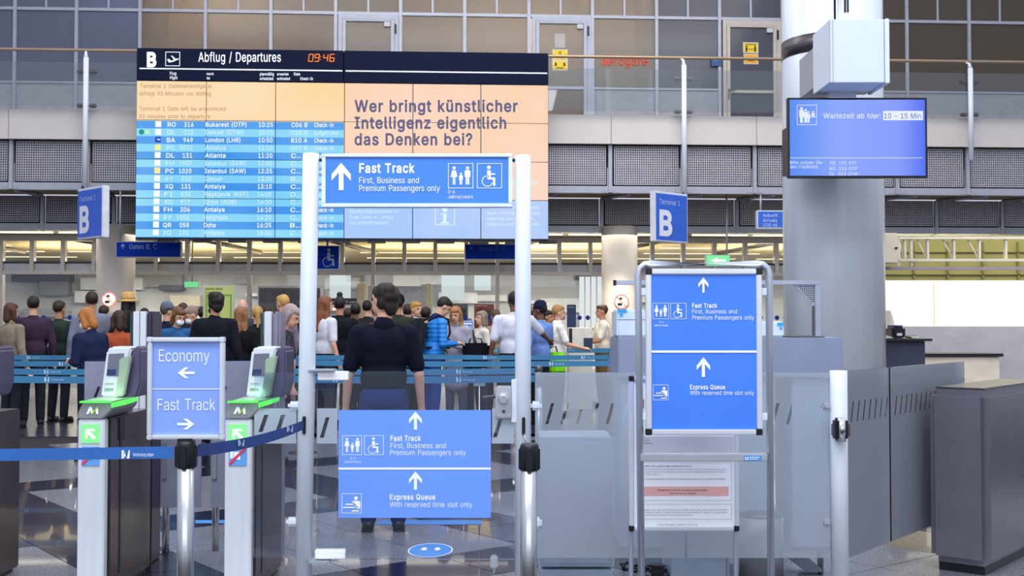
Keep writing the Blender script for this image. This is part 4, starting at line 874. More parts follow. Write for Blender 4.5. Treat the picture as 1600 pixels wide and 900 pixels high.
q = MB(); Q.rect(q, 1379.5, 173.5, 1442, 188, -.006); q.build('highlight_field', SW, t)
q = MB(); Q.text(q, '10 - 15 Min.', 1381, 185.3, 8, 60, -.009, .01); q.build('lettering', emat('screen_blue_text', '#5b7fe0', .7), t)
q = MB(); Q.rect(q, 1234.5, 246.5, 1441, 247.3, -.008); q.build('rule_line', SW, t)
q = MB()
for s_, x, y, w in (('Bitte nutzen Sie', 1234, 256.5, 50), ('den Fasttrack:', 1234, 263, 45), ('XQ  135 AYT', 1296, 257, 42), ('RO  316 OTP', 1296, 266, 43), ('DL  023 DTW', 1296, 274.4, 44)): Q.text(q, s_, x, y, 5, w, -.008, .0)
q.build('lettering', SW, t)
q = MB(); Q.outline(q, 1245, 164, 1276, 195.5, .8, -.008)
for cx, y0, s_ in ((1252, 168, 1.15), (1258.5, 171, 1), (1263, 174, .85)):
    Q.disc(q, cx, y0+1.5, 2*s_, -.008, 8); Q.rect(q, cx-3*s_, y0+4, cx+3*s_, y0+13*s_, -.008); Q.rect(q, cx-2*s_, y0+13*s_, cx+2*s_, y0+21*s_, -.008)
Q.disc(q, 1270, 175, 1.6, -.008, 8); Q.rect(q, 1267.5, 177, 1272.5, 182, -.008); Q.rect(q, 1264, 182.5, 1274, 183.6, -.008)
q.build('queue_pictogram', SW, t)
m = MB(); x0, z0 = Q.at(1310, 215); m.box(x0-.3, x0+.3, 11.42, 13-br_, z0-.25, z0+.25); m.build('wall_bracket', BLACK, t)
Q = PL(10.9)
t = thing('control_box', 'large white metal box mounted on the big column above the waiting time screen', 'cabinet', (Q.X(1340), 11.2, Q.Z(138)))
m = MB(); xa, xb = Q.X(1296, 80), Q.X(1389, 80); za, zb_ = Q.Z(129), Q.Z(30)
m.box(xa, xb-.045, 10.9, 11.5, za, zb_, .006); m.build('body', mat('box_white', '#d6e0ed', .35, 0, .01, 2), t)
m = MB(); m.box(xb-.04, xb, 10.88, 11.45, za-.01, zb_+.003, .006); m.build('side_lid', mat('box_white_2', '#dde5f1', .35, 0, .01, 2), t)
m = MB(); m.box(xa, xa+.006, 10.895, 10.9, za, zb_); m.box(xa+.03, xa+.034, 10.893, 10.9, za, zb_); m.build('edge_trim', GREYP, t)
m = MB(); m.box(xa+.04, xb-.2, 11.5, 12.2, za+.1, zb_-.1); m.build('mounting_arm', GREYP, t)
m = MB(); m.box(xa+.12, xb-.18, 11.35, 11.5, Q.Z(151), za); m.build('lower_plate', mat('plate_grey', '#c5ccdc', .4), t)
x1, z1 = Q.at(1326, 30)
m = MB(); m.tube([(x1, 11.2, z1), (x1, 11.2, 7.4)], .022, 10); m.build('conduit', mat('conduit_white', '#f0f4fa', .4), t)
m = MB(); m.tube([(x1-.035, 11.24, z1), (x1-.035, 11.24, 7.4)], .012, 8); m.build('cable', BLACK, t)

# ================================================================= GATE, GLASS SCREENS
GY = 6.0; Q = PL(GY)
def post(name, pxx, pyt, w, label, Y=GY, lean=0):
    pl = PL(Y); x, z = pl.at(pxx, pyt); r = w/2/FPX*Y
    t = thing(name, label, 'post', (x, Y, 0))
    m = MB(); m.tube([(x+lean, Y, 0), (x, Y, z-.003), (x, Y, z)], [r, r, r*.9], 32); m.build('tube', WHITE, t)
    m = MB(); m.cyl(x+lean, Y, 0, .012, r*1.7, 32); m.build('base_flange', ALU, t)
    m = MB()
    for zz in (.42, .62, .20): m.cyl(x+lean*.8, Y-r-.001, zz, zz+.012, .004, 8)
    return t, x, r
gl_, xl, rl = post('gate_post', 486, 240, 26, 'tall white round gate post holding the clear side panel', lean=-.032)
gr_, xr, rr = post('gate_post', 817, 243, 25, 'tall white round gate post carrying the silver gate lock')
sp_, xs3, r3 = post('screen_post', 1310, 579, 27, 'short white round post where the frosted screens meet')
FROST = frostmat('frosting', '#b6bdc9', .3); FROST2 = frostmat('frosting_side', '#a9abb6', .26); FBAND = frostmat('frost_band', '#c9d4e4', .12)
def clamp(pl, a, b, y0, y1, parent, m_=WHITE, d=0):
    m = MB(); pl.box(m, a, y0, b, y1, d-.022, d+.022, .018); m.build('glass_clamp', m_, parent)
def film(mb, x0, x1, z0, z1, b0, b1, s0, step, w, lean, y, only_band=False):
    if not only_band:
        mb.flat([(x0, b1), (x1, b1), (x1, z1), (x0, z1)], y); mb.flat([(x0, z0), (x1, z0), (x1, b0), (x0, b0)], y)
    else:
        mb.flat([(x0, b1), (x1, b1), (x1, z1), (x0, z1)], y); mb.flat([(x0, z0), (x1, z0), (x1, b0), (x0, b0)], y)
    pb, pt = x0, x0; s = s0
    while s+w+lean < x1-.01:
        mb.flat([(pb, b0), (s, b0), (s+lean, b1), (pt, b1)], y); pb, pt = s+w, s+w+lean; s += step
    mb.flat([(pb, b0), (x1, b0), (x1, b1), (pt, b1)], y)
ZB0, ZB1, ZT, ZG = Q.Z(662.5), Q.Z(630), Q.Z(582), Q.Z(871.5)
# clear side panel left of the gate with a frosted band
t = thing('glass_screen', 'clear glass side panel with a frosted slashed band next to the ticket gate', 'glass panel', (Q.X(430), GY, ZG))
xa, xb = Q.X(397, 720), Q.X(463, 720)
m = MB(); m.box(xa, xb, GY, GY+.01, ZG, ZT); m.build('pane', GATEG, t)
m = MB(); film(m, xa, xb, Q.Z(693), Q.Z(638), Q.Z(675), Q.Z(648), Q.X(404, 660), .088, .022, .03, GY-.003, True); m.build('frosted_band', FBAND, t)
clamp(Q, 450, 475, 627, 640, t, d=.005); clamp(Q, 447, 473, 808, 822, t, d=.005)
# gate leaf
t = thing('glass_gate', 'clear glass swing gate between the two tall white posts', 'gate', (Q.X(650), GY, ZG))
xa, xb = Q.X(495, 720), Q.X(803, 720)
m = MB(); m.box(xa, xb, GY, GY+.01, Q.Z(874), Q.Z(580)); m.build('pane', GATEG, t)
m = MB(); film(m, xa, Q.X(527, 660), Q.Z(693), Q.Z(638), Q.Z(684), Q.Z(652), Q.X(500, 660), .088, .02, .03, GY-.003, True)
film(m, Q.X(769, 660), xb, Q.Z(693), Q.Z(638), Q.Z(684), Q.Z(655), Q.X(770, 660), .085, .02, .03, GY-.003, True); m.build('frosted_band', FBAND, t)
for a, y0, b, y1 in ((497, 580, 545, 594), (493, 858, 540, 872.5)):
    m = MB(); Q.box(m, a, y0, b, y1, -.02, .03, .004); m.build('hinge', mat('hinge_white', '#f2f4f8', .4), t)
m = MB(); Q.box(m, 484, 576.5, 524, 579.5, -.05, .05, .003); m.build('hinge_arm', ALU, t)
m = MB(); Q.box(m, 484, 874, 517, 878, -.05, .05, .003); m.build('hinge_arm', ALU, t)
m = MB(); Q.box(m, 774.5, 603, 800.5, 653, -.035, .04, .008); lk = m.build('lock_case', mat('lock_silver', '#c9ccd2', .3, .7), t)
x, z = Q.at(786.5, 622)
m = MB(); m.tube([(x, GY-.036, z), (x, GY-.075, z), (x, GY-.085, z)], [.024, .026, .02], 24); m.build('knob', mat('knob_silver', '#d8dade', .2, .9), lk)
x, z = Q.at(787, 642); m = MB(); m.tube([(x, GY-.034, z), (x, GY-.04, z)], .009, 16); m.build('keyhole', DSTEEL, lk)
m = MB(); (x0, z0), (x1, z1) = Q.at(774, 621), Q.at(753, 624); m.tube([(x0, GY+.075, z0), (x1+.01, GY+.075, z1+.004), (x1, GY+.07, z1)], [.009, .009, .007], 12); m.build('lever', DSTEEL, lk)
m = MB(); Q.box(m, 799, 593, 808, 660, -.03, .045, .004); m.build('strike_plate', WHITE, t)
m = MB(); Q.box(m, 766, 868, 778, 887, -.03, .03, .008); x, z = Q.at(772, 887); m.tube([(x, GY-.01, z), (x, GY-.01, z-.03)], .006, 8); m.build('floor_bolt', mat('bolt_grey', '#b6b9c2', .4, .5), t)
def info_print(pl, t, bx, by, sx_, sy_, d, mm, small=True):
    """arrows, pictograms and words shared by the queue notices; bx,by map the gate notice's own pixels"""
    def X(v): return bx[0] + (v-529)*sx_
    def Yy(v): return by[0] + (v-640)*sy_
    return X, Yy
# blue notice on the gate
t = thing('queue_notice', 'landscape blue fast track and express queue notice stuck on the glass gate', 'sign', (Q.X(648), GY-.01, Q.Z(808)))
m = MB(); Q.box(m, 529.5, 640.5, 767, 808.5, -.012, -.006); m.build('sheet', BLUEP, t)
m = MB(); Q.rect(m, 529.5, 730, 767, 733.2, -.014); m.build('divider', WLET, t)
for y in (642.5, 736):
    m = MB(); pic_arrow(Q, m, 649.5, y, 28.5, 20, -.014, 0, .24); m.build('arrow', WLET, t)
m = MB(); pic_family(Q, m, 535.5, 680, 30.5, .8, -.014); m.build('family_pictogram', WLET, t)
m = MB(); pic_wheel(Q, m, 569.5, 680, 30.5, .8, -.014); m.build('wheelchair_pictogram', WLET, t)
m = MB(); pic_ticket(Q, m, 534.5, 770.5, 31, .8, -.014); m.build('ticket_pictogram', WLET, t)
m = MB(); Q.text(m, 'Fast Track', 610.5, 688.5, 8.2, 47.5, -.014, .045); Q.text(m, 'Express Queue', 609.5, 780, 8.2, 71, -.014, .045); m.build('bold_lettering', WLET, t)
m = MB(); Q.text(m, 'First, Business and', 610.5, 699.8, 8.2, 86, -.014); Q.text(m, 'Premium Passengers only', 610, 710.7, 8.2, 118, -.014); Q.text(m, 'With reserved time slot only', 609, 791.7, 8.2, 129, -.014)
Q.text(m, '0-6', 548, 717.3, 4.2, 8, -.014); Q.text(m, 'Jahre/Years', 538, 722.8, 3.8, 27, -.014); m.build('lettering', WLET, t)
# overhead sign
t = thing('fast_track_sign', 'overhead blue Fast Track sign in a pale frame spanning the gate posts', 'sign', (Q.X(652), GY, Q.Z(324)))
m = MB()
for bx4 in ((504, 241, 800.5, 246.5), (504, 318.5, 800.5, 324.5), (504, 246.5, 510, 318.5), (794.5, 246.5, 800.5, 318.5)): Q.box(m, *bx4, -.03, .03, .003)
m.build('frame', mat('pale_frame', '#dbe6f4', .35, .1), t)
m = MB(); Q.box(m, 510, 246.5, 794.5, 318.5, -.018, .018); m.build('panel', BLUES, t)
m = MB(); pic_arrow(Q, m, 534, 255, 43, 30, -.021, 0, .25); m.build('arrow', WLET, t)
m = MB(); Q.text(m, 'Fast Track', 562, 270.5, 14, 86.5, -.021, .05); m.build('bold_lettering', WLET, t)
m = MB(); Q.text(m, 'First, Business and', 562, 287, 9.3, 93, -.021, .004); Q.text(m, 'Premium Passengers only', 562, 299.3, 9.3, 126, -.021, .004)
Q.text(m, '0-6', 700.5, 303, 5.6, 10.5, -.021); Q.text(m, 'Jahre/years', 700.5, 310.8, 5.6, 39, -.021); m.build('lettering', WLET, t)
m = MB(); pic_family(Q, m, 700.5, 256, 39, .9, -.021); m.build('family_pictogram', WLET, t)
m = MB(); pic_wheel(Q, m, 745.5, 256, 39, .9, -.021); m.build('wheelchair_pictogram', WLET, t)
for a, b in ((496, 505), (799.5, 807)):
    m = MB(); x0, z0 = Q.at(a, 250); x1, _ = Q.at(b, 250); m.tube([(x0, GY, z0), (x1, GY, z0)], .008, 10); m.build('bracket', BLACK, t)
# frosted screens
FX = [(836, 1069), (1073, 1296)]
for k, (a, b) in enumerate(FX):
    t = thing('frosted_screen', ['frosted glass screen with clear slashes next to the gate lock post', 'frosted glass screen with clear slashes next to the short white post'][k], 'glass panel', (Q.X((a+b)/2), GY, ZG))
    xa, xb = Q.X(a, 720), Q.X(b, 720)
    m = MB(); m.box(xa, xb, GY, GY+.01, ZG, ZT); m.build('pane', GLASS, t)
    m = MB(); film(m, xa, xb, ZG, ZT, ZB0, ZB1, Q.X(852 if k == 0 else 1086.5, 660), .0783, .016, .03, GY-.003); m.build('frosting', FROST, t)
    if k == 0: clamp(Q, 828, 846.5, 627, 641, t, d=.005); clamp(Q, 828, 846.5, 807.5, 825, t, d=.005)
    else: clamp(Q, 1283, 1299, 628, 641, t, GREYP, .005); clamp(Q, 1283, 1299, 808, 822, t, GREYP, .005)
# receding screen
M = Matrix.Translation((xs3+.03, GY+.03, 0)) @ Matrix.Rotation(R(50.5), 4, 'Z')
with frame(M):
    for k, (u, v) in enumerate(((0.03, .62), (.64, 1.9))):
        t = thing('frosted_screen', ['grey frosted return screen fixed to the short white post', 'second grey frosted return screen leading away beside the dark cabinet'][k], 'glass panel', ((u+v)/2, 0, .2))
        m = MB(); m.box(u, v, 0, .01, .205, 1.183, .001); m.build('pane', GLASS, t)
        m = MB(); film(m, u, v, .205, 1.183, ZB0, ZB1, u+.06, .0783, .012, .03, -.004); m.build('frosting', FROST2, t)
# steel cabinet at the right
G.append(Matrix.Translation((2.425, 6.74, 0)) @ Matrix.Rotation(R(-40), 4, 'Z'))
t = thing('turnstile_cabinet', 'rounded dark steel turnstile cabinet standing clear of the floor beyond the return screens', 'cabinet')
m = MB(); m.box(0, .34, 0, 1.3, .05, 1.05, .04); m.build('body', mat('cabinet_steel', '#77777f', .3, .6, .05), t, smooth=False)
m = MB(); m.box(.04, .30, .05, 1.25, 0, .05); m.build('plinth', BLACK, t)
m = MB(); m.box(.03, .31, .04, 1.26, 1.05, 1.062, .005); m.build('top_plate', DSTEEL, t)
G.pop()
# belt cassette on the short post and clip on the lock post
t = thing('belt_cassette', 'black and chrome belt cassette clipped to the short white post', 'belt cassette', (Q.X(1307), GY-.08, Q.Z(688)))
m = MB(); Q.box(m, 1296, 651, 1316, 686, -.115, -.048, .012); m.build('case', BLACK, t)
m = MB(); x, z = Q.at(1306.5, 686.5); m.tube([(x, GY-.10, z), (x, GY-.10, Q.Z(651))], .022, 20); m.build('chrome_barrel', mat('chrome', '#d8d8dc', .08, 1, 0), t)
m = MB(); Q.box(m, 1293.5, 660, 1297, 679, -.1, -.06, .004); Q.box(m, 1314.5, 660, 1320, 679, -.1, -.06, .004); m.build('belt_slot', DSTEEL, t)
t = thing('belt_clip', 'slim black belt clip on the lock post above the chrome barrier head', 'belt clip', (Q.X(818), GY-.05, Q.Z(679)))
m = MB(); Q.box(m, 815.5, 650.5, 820.5, 678.5, -.058, -.042, .004); m.build('plate', BLACK, t)
m = MB(); (x0, z0), (x1, z1) = Q.at(819, 676), Q.at(821.5, 692); m.tube([(x0, GY-.06, z0), (x1, GY-.07, z1)], .003, 6); m.build('wire', ALU, t)
t = thing('belt_clip', 'black belt end clip on the side panel post with the blue belt hooked in', 'belt clip', (Q.X(478), GY-.05, Q.Z(676)))
m = MB(); Q.box(m, 475.5, 649, 480.5, 677, -.062, -.042, .004); m.build('plate', BLACK, t)
# ================================================================= TICKET READERS
def m_logo(pl, parent, x0, y0, w, h, d, green='#a6c72c'):
    a, b = MB(), MB(); pic_m(pl, a, b, x0, y0, w, h, d)
    a.build('logo', WLET, parent); b.build('logo_stroke', mat('logo_'+green, green, .5, 0, 0), parent)
Q = PL(6.0)
KW = mat('kiosk_white_steel', '#dfe3ea', .3, .25, .03, 20, stretch=(1, 1, .1)); KD = mat('kiosk_side_brown', '#43393c', .25, .3, .1); GLOW = emat('green_glow', '#6dff74', .95)
kx0, kx1 = Q.X(351, 750), Q.X(396, 750)
t = thing('ticket_reader', 'slim steel ticket reader with green arrow and tilted display nearest the clear side panel', 'ticket reader', ((kx0+kx1)/2, 6.35, 0), 'ticket readers in the entry row')
kz = Q.Z(655)
m = MB(); m.box(kx0, kx1-.012, 6.0, 6.06, .02, kz, .006); m.build('front_panel', KW, t)
m = MB(); m.box(kx0+.004, kx1, 6.061, 6.74, .02, kz, .008); m.build('body', KD, t)
m = MB(); m.box(kx0+.02, kx1-.02, 6.03, 6.7, 0, .02); m.build('plinth', BLACK, t)
m = MB(); m.prism([(kx0, kz+.001), (kx1-.02, kz+.001), Q.at(405, 640), Q.at(406, 628), Q.at(360, 628), Q.at(352, 645)], 5.99, 6.4, .006); m.build('cap', mat('cap_grey', '#9b9aa0', .35, .5), t)
m_logo(Q, t, 366, 635, 19, 11.5, -.016)
m = MB(); m.prism([Q.at(357, 627.5), Q.at(404, 627.5), Q.at(424, 622), Q.at(376, 622)], 6.0, 6.2); m.build('reader_shelf', mat('shelf_grey', '#aebbb0', .35, .2), t)
m = MB(); m.prism([Q.at(357, 629), Q.at(404, 629), Q.at(404, 626), Q.at(358, 626)], 5.965, 5.999); m.build('light_edge', GLOW, t)
m = MB(); m.prism([Q.at(405, 637), Q.at(424, 631), Q.at(425, 624), Q.at(405, 629)], 5.98, 6.2); m.build('light_edge', GLOW, t)
m = MB(); m.prism([Q.at(380, 622), Q.at(406, 622), Q.at(429, 545), Q.at(427, 542), Q.at(396, 542), Q.at(389, 548)], 6.06, 6.2, .01); hd = m.build('reader_head', KW, t)
m = MB(); m.prism([Q.at(407, 622), Q.at(436, 622), Q.at(443, 600), Q.at(443, 548), Q.at(439, 541), Q.at(431, 543)], 6.07, 6.3, .01); m.build('head_shell', mat('head_plum', '#5a5470', .3, .3), t)
q6 = PL(6.055)
m = MB(); q6.poly(m, [(393.5, 587), (397, 553), (421, 552), (419, 570), (416, 588)], 0); m.build('display', emat('reader_screen', '#8f97b4', .55), hd)
m = MB(); q6.poly(m, [(393.5, 587), (395, 577), (409, 577), (408, 587)], -.001); m.build('display_caption', emat('reader_caption', '#50639c', .5), hd)
m = MB(); q6.rect(m, 391, 599, 405, 600.5, -.001); m.build('slot', mat('slot_green', '#7fa28c', .4), hd)
m = MB(); q6.rect(m, 390.5, 606.5, 404.5, 610.5, -.001); m.build('slot', MC['slot_green'], hd)
m = MB(); m.prism([Q.at(406, 622), Q.at(421, 619), Q.at(432, 555), Q.at(413, 561), Q.at(412, 585)], 6.02, 6.05, .006); m.build('hood_flap', mat('flap_grey_green', '#9fb39c', .35, .1), t)
m = MB(); Q.box(m, 357.5, 663, 385.5, 692, -.008, -.002); m.build('signal_panel', emat('green_signal', '#8df5a0', .95), t)
m = MB(); pic_arrow(Q, m, 371.5, 667, 21, 19, -.011, -45, .3); m.build('arrow', emat('signal_white', '#f4fff4', 1.0), t)
m = MB(); Q.box(m, 358, 698, 385.5, 727.5, -.006, -.002); m.build('sticker', mat('sticker_blue', '#5f9fe0', .5), t)
m = MB(); Q.rect(m, 366, 706, 376, 718, -.008); Q.rect(m, 360, 701, 365, 716, -.008); m.build('luggage_pictogram', WLET, t)
m = MB(); Q.line(m, (359, 725), (384.5, 699.5), 4, -.010); m.build('red_bar', mat('sticker_red', '#d8354f', .5), t)
m = MB(); m.prism([(kx1-.001, .1), (kx1+.003, .1), (kx1+.003, kz-.05), (kx1-.001, kz-.05)], 6.2, 6.22); m.build('side_seam', BLACK, t)
m = MB(); m.box(kx1, kx1+.006, 6.18, 6.26, Q.Z(694), Q.Z(657), .003); m.build('side_slot', BLACK, t)
l = bpy.data.lights.new('reader_glow', 'POINT'); l.energy = .3; l.color = (.5, 1, .55); l.shadow_soft_size = .04
for dx in (0, -.763):
    o = bpy.data.objects.new('reader_glow', l); COL.objects.link(o); x_, z_ = Q.at(398, 617); o.location = (x_+dx, 5.92, z_)
def dup(root, dx, label):
    r = root.copy(); COL.objects.link(r); r.matrix_world = Matrix.Translation(dx) @ WM[root.name]; r['label'] = label
    def rec(a, b):
        for ch in a.children:
            c = ch.copy(); COL.objects.link(c); c.parent = b; rec(ch, c)
    rec(root, r); return r
dup(t, (-.763, 0, 0), 'slim steel ticket reader with green arrow crossed by the bright blue belt')
dup(t, (-1.526, 0, 0), 'slim steel ticket reader at the far end of the entry row')
# tall white column pairs behind the readers
def tower(x0, x1, x2, y0, Y, label, wide):
    pl = PL(Y); t = thing('scanner_tower', label, 'post', (pl.X((x0+x2)/2), Y, 0))
    m = MB(); m.box(pl.X(x0), pl.X(x1), Y, Y+.05, .0, pl.Z(y0), .004); m.build('white_profile', KW, t)
    if wide: m = MB(); m.box(pl.X(x0+10), pl.X(x0+10.8), Y-.002, Y, .3, pl.Z(y0)); m.build('joint', BLACK, t)
    m = MB(); m.box(pl.X(x1)+.002, pl.X(x2), Y+.01, Y+.2, 0, pl.Z(y0), .02); m.build('shell', mat('tower_lilac', '#8d8799', .35, .3) if not wide else mat('tower_plum', '#3c3448', .35, .3), t)
    m = MB(); m.box(pl.X(x0)-.035, pl.X(x0)-.02, Y+.05, Y+.4, .9, pl.Z(y0+2), .004); m.build('glass_edge', mat('green_glass_edge', '#2d4a48', .2), t)
tower(208, 228, 238, 486.5, 6.9, 'white tower behind the reader that stands beside the Economy sign', True)
tower(413, 424, 437, 486.5, 6.9, 'white tower behind the reader nearest the clear side panel', False)
# grey flap doors
def flap(x0, x1, y0, y1, Y, label):
    pl = PL(Y); t = thing('gate_flap', label, 'gate', (pl.X((x0+x1)/2), Y, pl.Z(y1)), 'grey gate flaps')
    m = MB(); m.box(pl.X(x0), pl.X(x1), Y, Y+.025, pl.Z(y1), pl.Z(y0), .0); bm = m.bm
    m.build('leaf', mat('flap_leaf', '#8e8fa6', .35, .1), t)
    m = MB(); pl.poly(m, [(x0+12, 625), (x0+16, 625), (x0+24, 604), (x0+20, 604)], -.003); m.build('slash_mark', BLACK, t)
    m = MB(); pl.box(m, x0+2, 690, x0+8, 748, -.02, -.001, .004); m.build('hinge_bar', ALU, t)
    m = MB(); m.cyl(pl.X(x0+5), Y+.05, 0, pl.Z(745), .022, 16); m.build('hinge_post', STEEL, t)
flap(133, 190, 565, 793, 7.25, 'grey gate flap with a black slash between the two readers at the far end')
flap(253, 315, 566, 793, 7.2, 'grey gate flap seen below the Economy sign between the readers')
flap(331, 400, 565, 793, 7.25, 'grey gate flap with a black slash just behind the reader nearest the clear side panel')
pl = PL(7.2)
t = thing('guide_post', 'thin polished steel post standing on the floor between the two ticket readers', 'post', (pl.X(243), 7.2, 0))
m = MB(); m.cyl(pl.X(243), 7.2, 0, pl.Z(600), .034, 24); m.build('tube', STEEL, t)
m = MB(); m.cyl(pl.X(243), 7.2, 0, .008, .05, 24); m.build('base', ALU, t)
# ================================================================= FRONT BARRIER
def stanchion(px_, Y, label, tilt=0, toppx=692, w=26, base=True):
    pl = PL(Y); x, z = pl.at(px_, toppx); r = w/2/FPX*Y
    t = thing('barrier_post', label, 'barrier post', (x, Y, 0))
    m = MB(); m.tube([(x+tilt, Y, .02), (x, Y, z-.02)], r, 32); m.build('tube', STEEL, t)
    m = MB(); m.lathe(x+tilt, Y, [(.17, 0), (.17, .012), (.15, .022), (.04, .03), (.035, .04)], 48); m.build('base_plate', DSTEEL, t)
    h = MB(); h.lathe(x, Y, [(r*1.06, z-.1), (r*1.14, z-.09), (r*1.14, z-.01), (r*1.05, z), (r*.8, z+.004)], 32)
    for k in range(4): h.box(x-.014+(.028 if k == 0 else -.028 if k == 1 else 0), x+.014+(.028 if k == 0 else -.028 if k == 1 else 0), Y-.014+(-.028 if k == 2 else .028 if k == 3 else 0), Y+.014+(-.028 if k == 2 else .028 if k == 3 else 0), z-.1, z-.015, .004)
    h.build('belt_head', BLACK, t)
    return t, x, z
t, sx_, sz_ = stanchion(291, 4.5, 'steel barrier post with black head carrying the Economy sign', 0, 690)
BELTB = mat('belt_blue', '#2f68b4', .6, 0, .05, 10); BELTN = mat('belt_navy', '#1d3a78', .6, 0, .05, 10)
def ribbon(mb, pts, h, n=1):
    """a strip standing on edge along points given at its middle"""
    vs = []; fs = []
    for p in pts: vs += [(p[0], p[1], p[2]-h/2), (p[0], p[1], p[2]+h/2)]
    for i in range(len(pts)-1): fs.append((2*i, 2*i+2, 2*i+3, 2*i+1))
    vs2 = [(a, b+.0025, c) for a, b, c in vs]; k = len(vs)
    mb.quadmesh(vs+vs2, fs + [tuple(j+k for j in f[::-1]) for f in fs] + [(2*i+1, 2*i+3, 2*i+3+k, 2*i+1+k) for i in range(len(pts)-1)] + [(2*i, 2*i+k, 2*i+2+k, 2*i+2) for i in range(len(pts)-1)]); return mb
P4 = PL(4.5)
xl_, zl_ = P4.at(-60, 711)
bl_ = thing('barrier_belt', 'bright blue barrier belt running from the Economy sign post past the far ticket reader', 'belt', ((xl_+sx_)/2, 4.5, zl_-.04))
m = MB(); ribbon(m, [(xl_+(sx_-.045-xl_)*k/10, 4.48, zl_ + (P4.Z(706, 270)-zl_)*k/10) for k in range(11)], .046); m.build('webbing', BELTB, bl_)
m = MB(); belt_print(PL(4.47), m, 190, 710, 13, 'Verbindung leben', 2.5, 0); m.build('print', WLET, bl_)
xg, zg = Q.at(478, 662)
bn = thing('barrier_belt', 'dark navy barrier belt rising from the Economy sign post to the black clip', 'belt', ((xg+sx_)/2, 5.2, zl_-.04))
A_, B_ = Vector((sx_+.045, 4.5, P4.Z(704, 310))), Vector((xg, GY-.07, zg))
pts_ = []
for k in range(15):
    u = k/14; p = A_.lerp(B_, u); p.z -= .035*4*u*(1-u)*.55; pts_.append(tuple(p))
m = MB(); ribbon(m, pts_, .048); m.build('webbing', BELTN, bn)
di = (B_-A_); ang = math.atan2(di.y, di.x); L_ = math.hypot(di.x, di.y)
Mb = Matrix.Translation((A_.x, A_.y, 0)) @ Matrix.Rotation(ang, 4, 'Z')
with frame(Mb):
    q_ = PL(-.003, Mb)
    for (bx0, by0) in ((372, 692), (448, 670)):
        m = MB(); belt_print(q_, m, bx0, by0, 10, None, 2.5, 0); m.build('print', mat('belt_print_grey', '#a9b7d8', .5, 0, 0), bn)
# Economy / fast track frame on the post
t = thing('direction_sign', 'small upright Economy and Fast Track sign in a silver snap frame on the barrier post', 'sign', (P4.X(291), 4.5, P4.Z(686)))
SNAP = mat('snap_frame_silver', '#dde1e8', .3, .4, .03)
def snap(pl, x0, y0, x1, y1, w, parent, d0, d1, m_=None, black=False, back=None, nm='frame_rail'):
    for b4 in ((x0+w, y0, x1-w, y0+w), (x0+w, y1-w, x1-w, y1), (x0, y0+w, x0+w, y1-w), (x1-w, y0+w, x1, y1-w)):
        m = MB(); pl.box(m, *b4, d0, d1, .004); m.build(nm, m_ or SNAP, parent)
    for cx, cy in ((x0+w/2, y0+w/2), (x1-w/2, y0+w/2), (x0+w/2, y1-w/2), (x1-w/2, y1-w/2)):
        m = MB(); pl.box(m, cx-w/2-.6, cy-w/2-.6, cx+w/2+.6, cy+w/2+.6, d0-.002, d1+.001, .003); m.build('corner', BLACK if black else SNAP, parent)
snap(P4, 232, 527, 351.5, 686, 7, t, -.02, .01)
m = MB(); P4.box(m, 238, 533, 345.5, 680, -.004, .005); m.build('sheet', mat('sheet_periwinkle', '#88a8f4', .3, 0, .05, 2, coat=.6), t)
m = MB(); P4.rect(m, 239, 607, 345, 608.3, -.006); m.build('divider', WLET, t)
m = MB(); P4.text(m, 'Economy', 249, 565, 19, 79, -.006, -.004); P4.text(m, 'Fast Track', 247, 641, 18, 90, -.006, -.004); m.build('lettering', WLET, t)
m = MB(); pic_arrow(P4, m, 291.5, 569, 27, 17, -.006, -90, .24); m.build('arrow', WLET, t); m = MB(); pic_arrow(P4, m, 291, 649, 27, 17, -.006, 90, .24); m.build('arrow', WLET, t)
m = MB(); P4.box(m, 279, 684, 303, 692, -.02, .02, .003); m.build('post_socket', BLACK, t)
stanchion(827, 4.5, 'steel barrier post with black head standing close before the lock post', -.006, 694, 26)
# ================================================================= POSTER STANDS
Y5 = 5.0; F = PL(Y5)
t = thing('poster_stand', 'tall silver tube stand holding the framed blue queue notice', 'stand', (F.X(1098), Y5, 0))
TUBE = mat('stand_tube', '#b9bfce', .3, .5, .03)
x0, x1 = F.X(1001, 650), F.X(1203, 650); zt_ = F.Z(412, 1098)
xt0 = F.X(997, 412)
c = [(x0+.004, Y5, 0), (xt0, Y5, zt_-.05), (xt0+.008, Y5, zt_-.02), (xt0+.03, Y5, zt_-.004), (xt0+.05, Y5, zt_)]
c += [(x1-.05, Y5, zt_), (x1-.03, Y5, zt_-.004), (x1-.008, Y5, zt_-.02), (x1, Y5, zt_-.05), (x1, Y5, 0)]
m = MB(); m.tube(c, .0155, 20); m.build('tube_frame', TUBE, t)
m = MB(); F.box(m, 1000, 708, 1198, 720.5, -.02, .012, .004); m.build('crossbar', mat('crossbar_silver', '#bdbfc7', .35, .6), t)
m = MB(); F.box(m, 1161, 711, 1188, 719, -.0225, -.0205); m.build('crossbar_sticker', mat('sticker_blue_b', '#3f8fe0', .5), t)
m = MB(); F.text(m, 'M', 1162.5, 717.5, 4.6, 5, -.024, .03); F.rect(m, 1169, 713, 1185, 714.2, -.024); F.rect(m, 1169, 716, 1183, 717, -.024); m.build('sticker_print', WLET, t)
for xx in (x0, x1):
    m = MB(); m.box(xx-.02, xx+.02, Y5-.25, Y5+.25, 0, .02, .004); m.build('foot', TUBE, t)
for a, b in ((1001, 1010), (1189, 1203)):
    for yy in (450, 645):
        m = MB(); F.box(m, a, yy, b, yy+12, -.008, .008, .003); m.build('clip', WHITE, t)
t = thing('queue_notice', 'tall blue fast track and express queue notice in a silver frame inside the tube stand', 'sign', (F.X(1098), Y5, F.Z(680)))
snap(F, 1009, 420, 1190, 679, 8.5, t, -.016, .014, None, True)
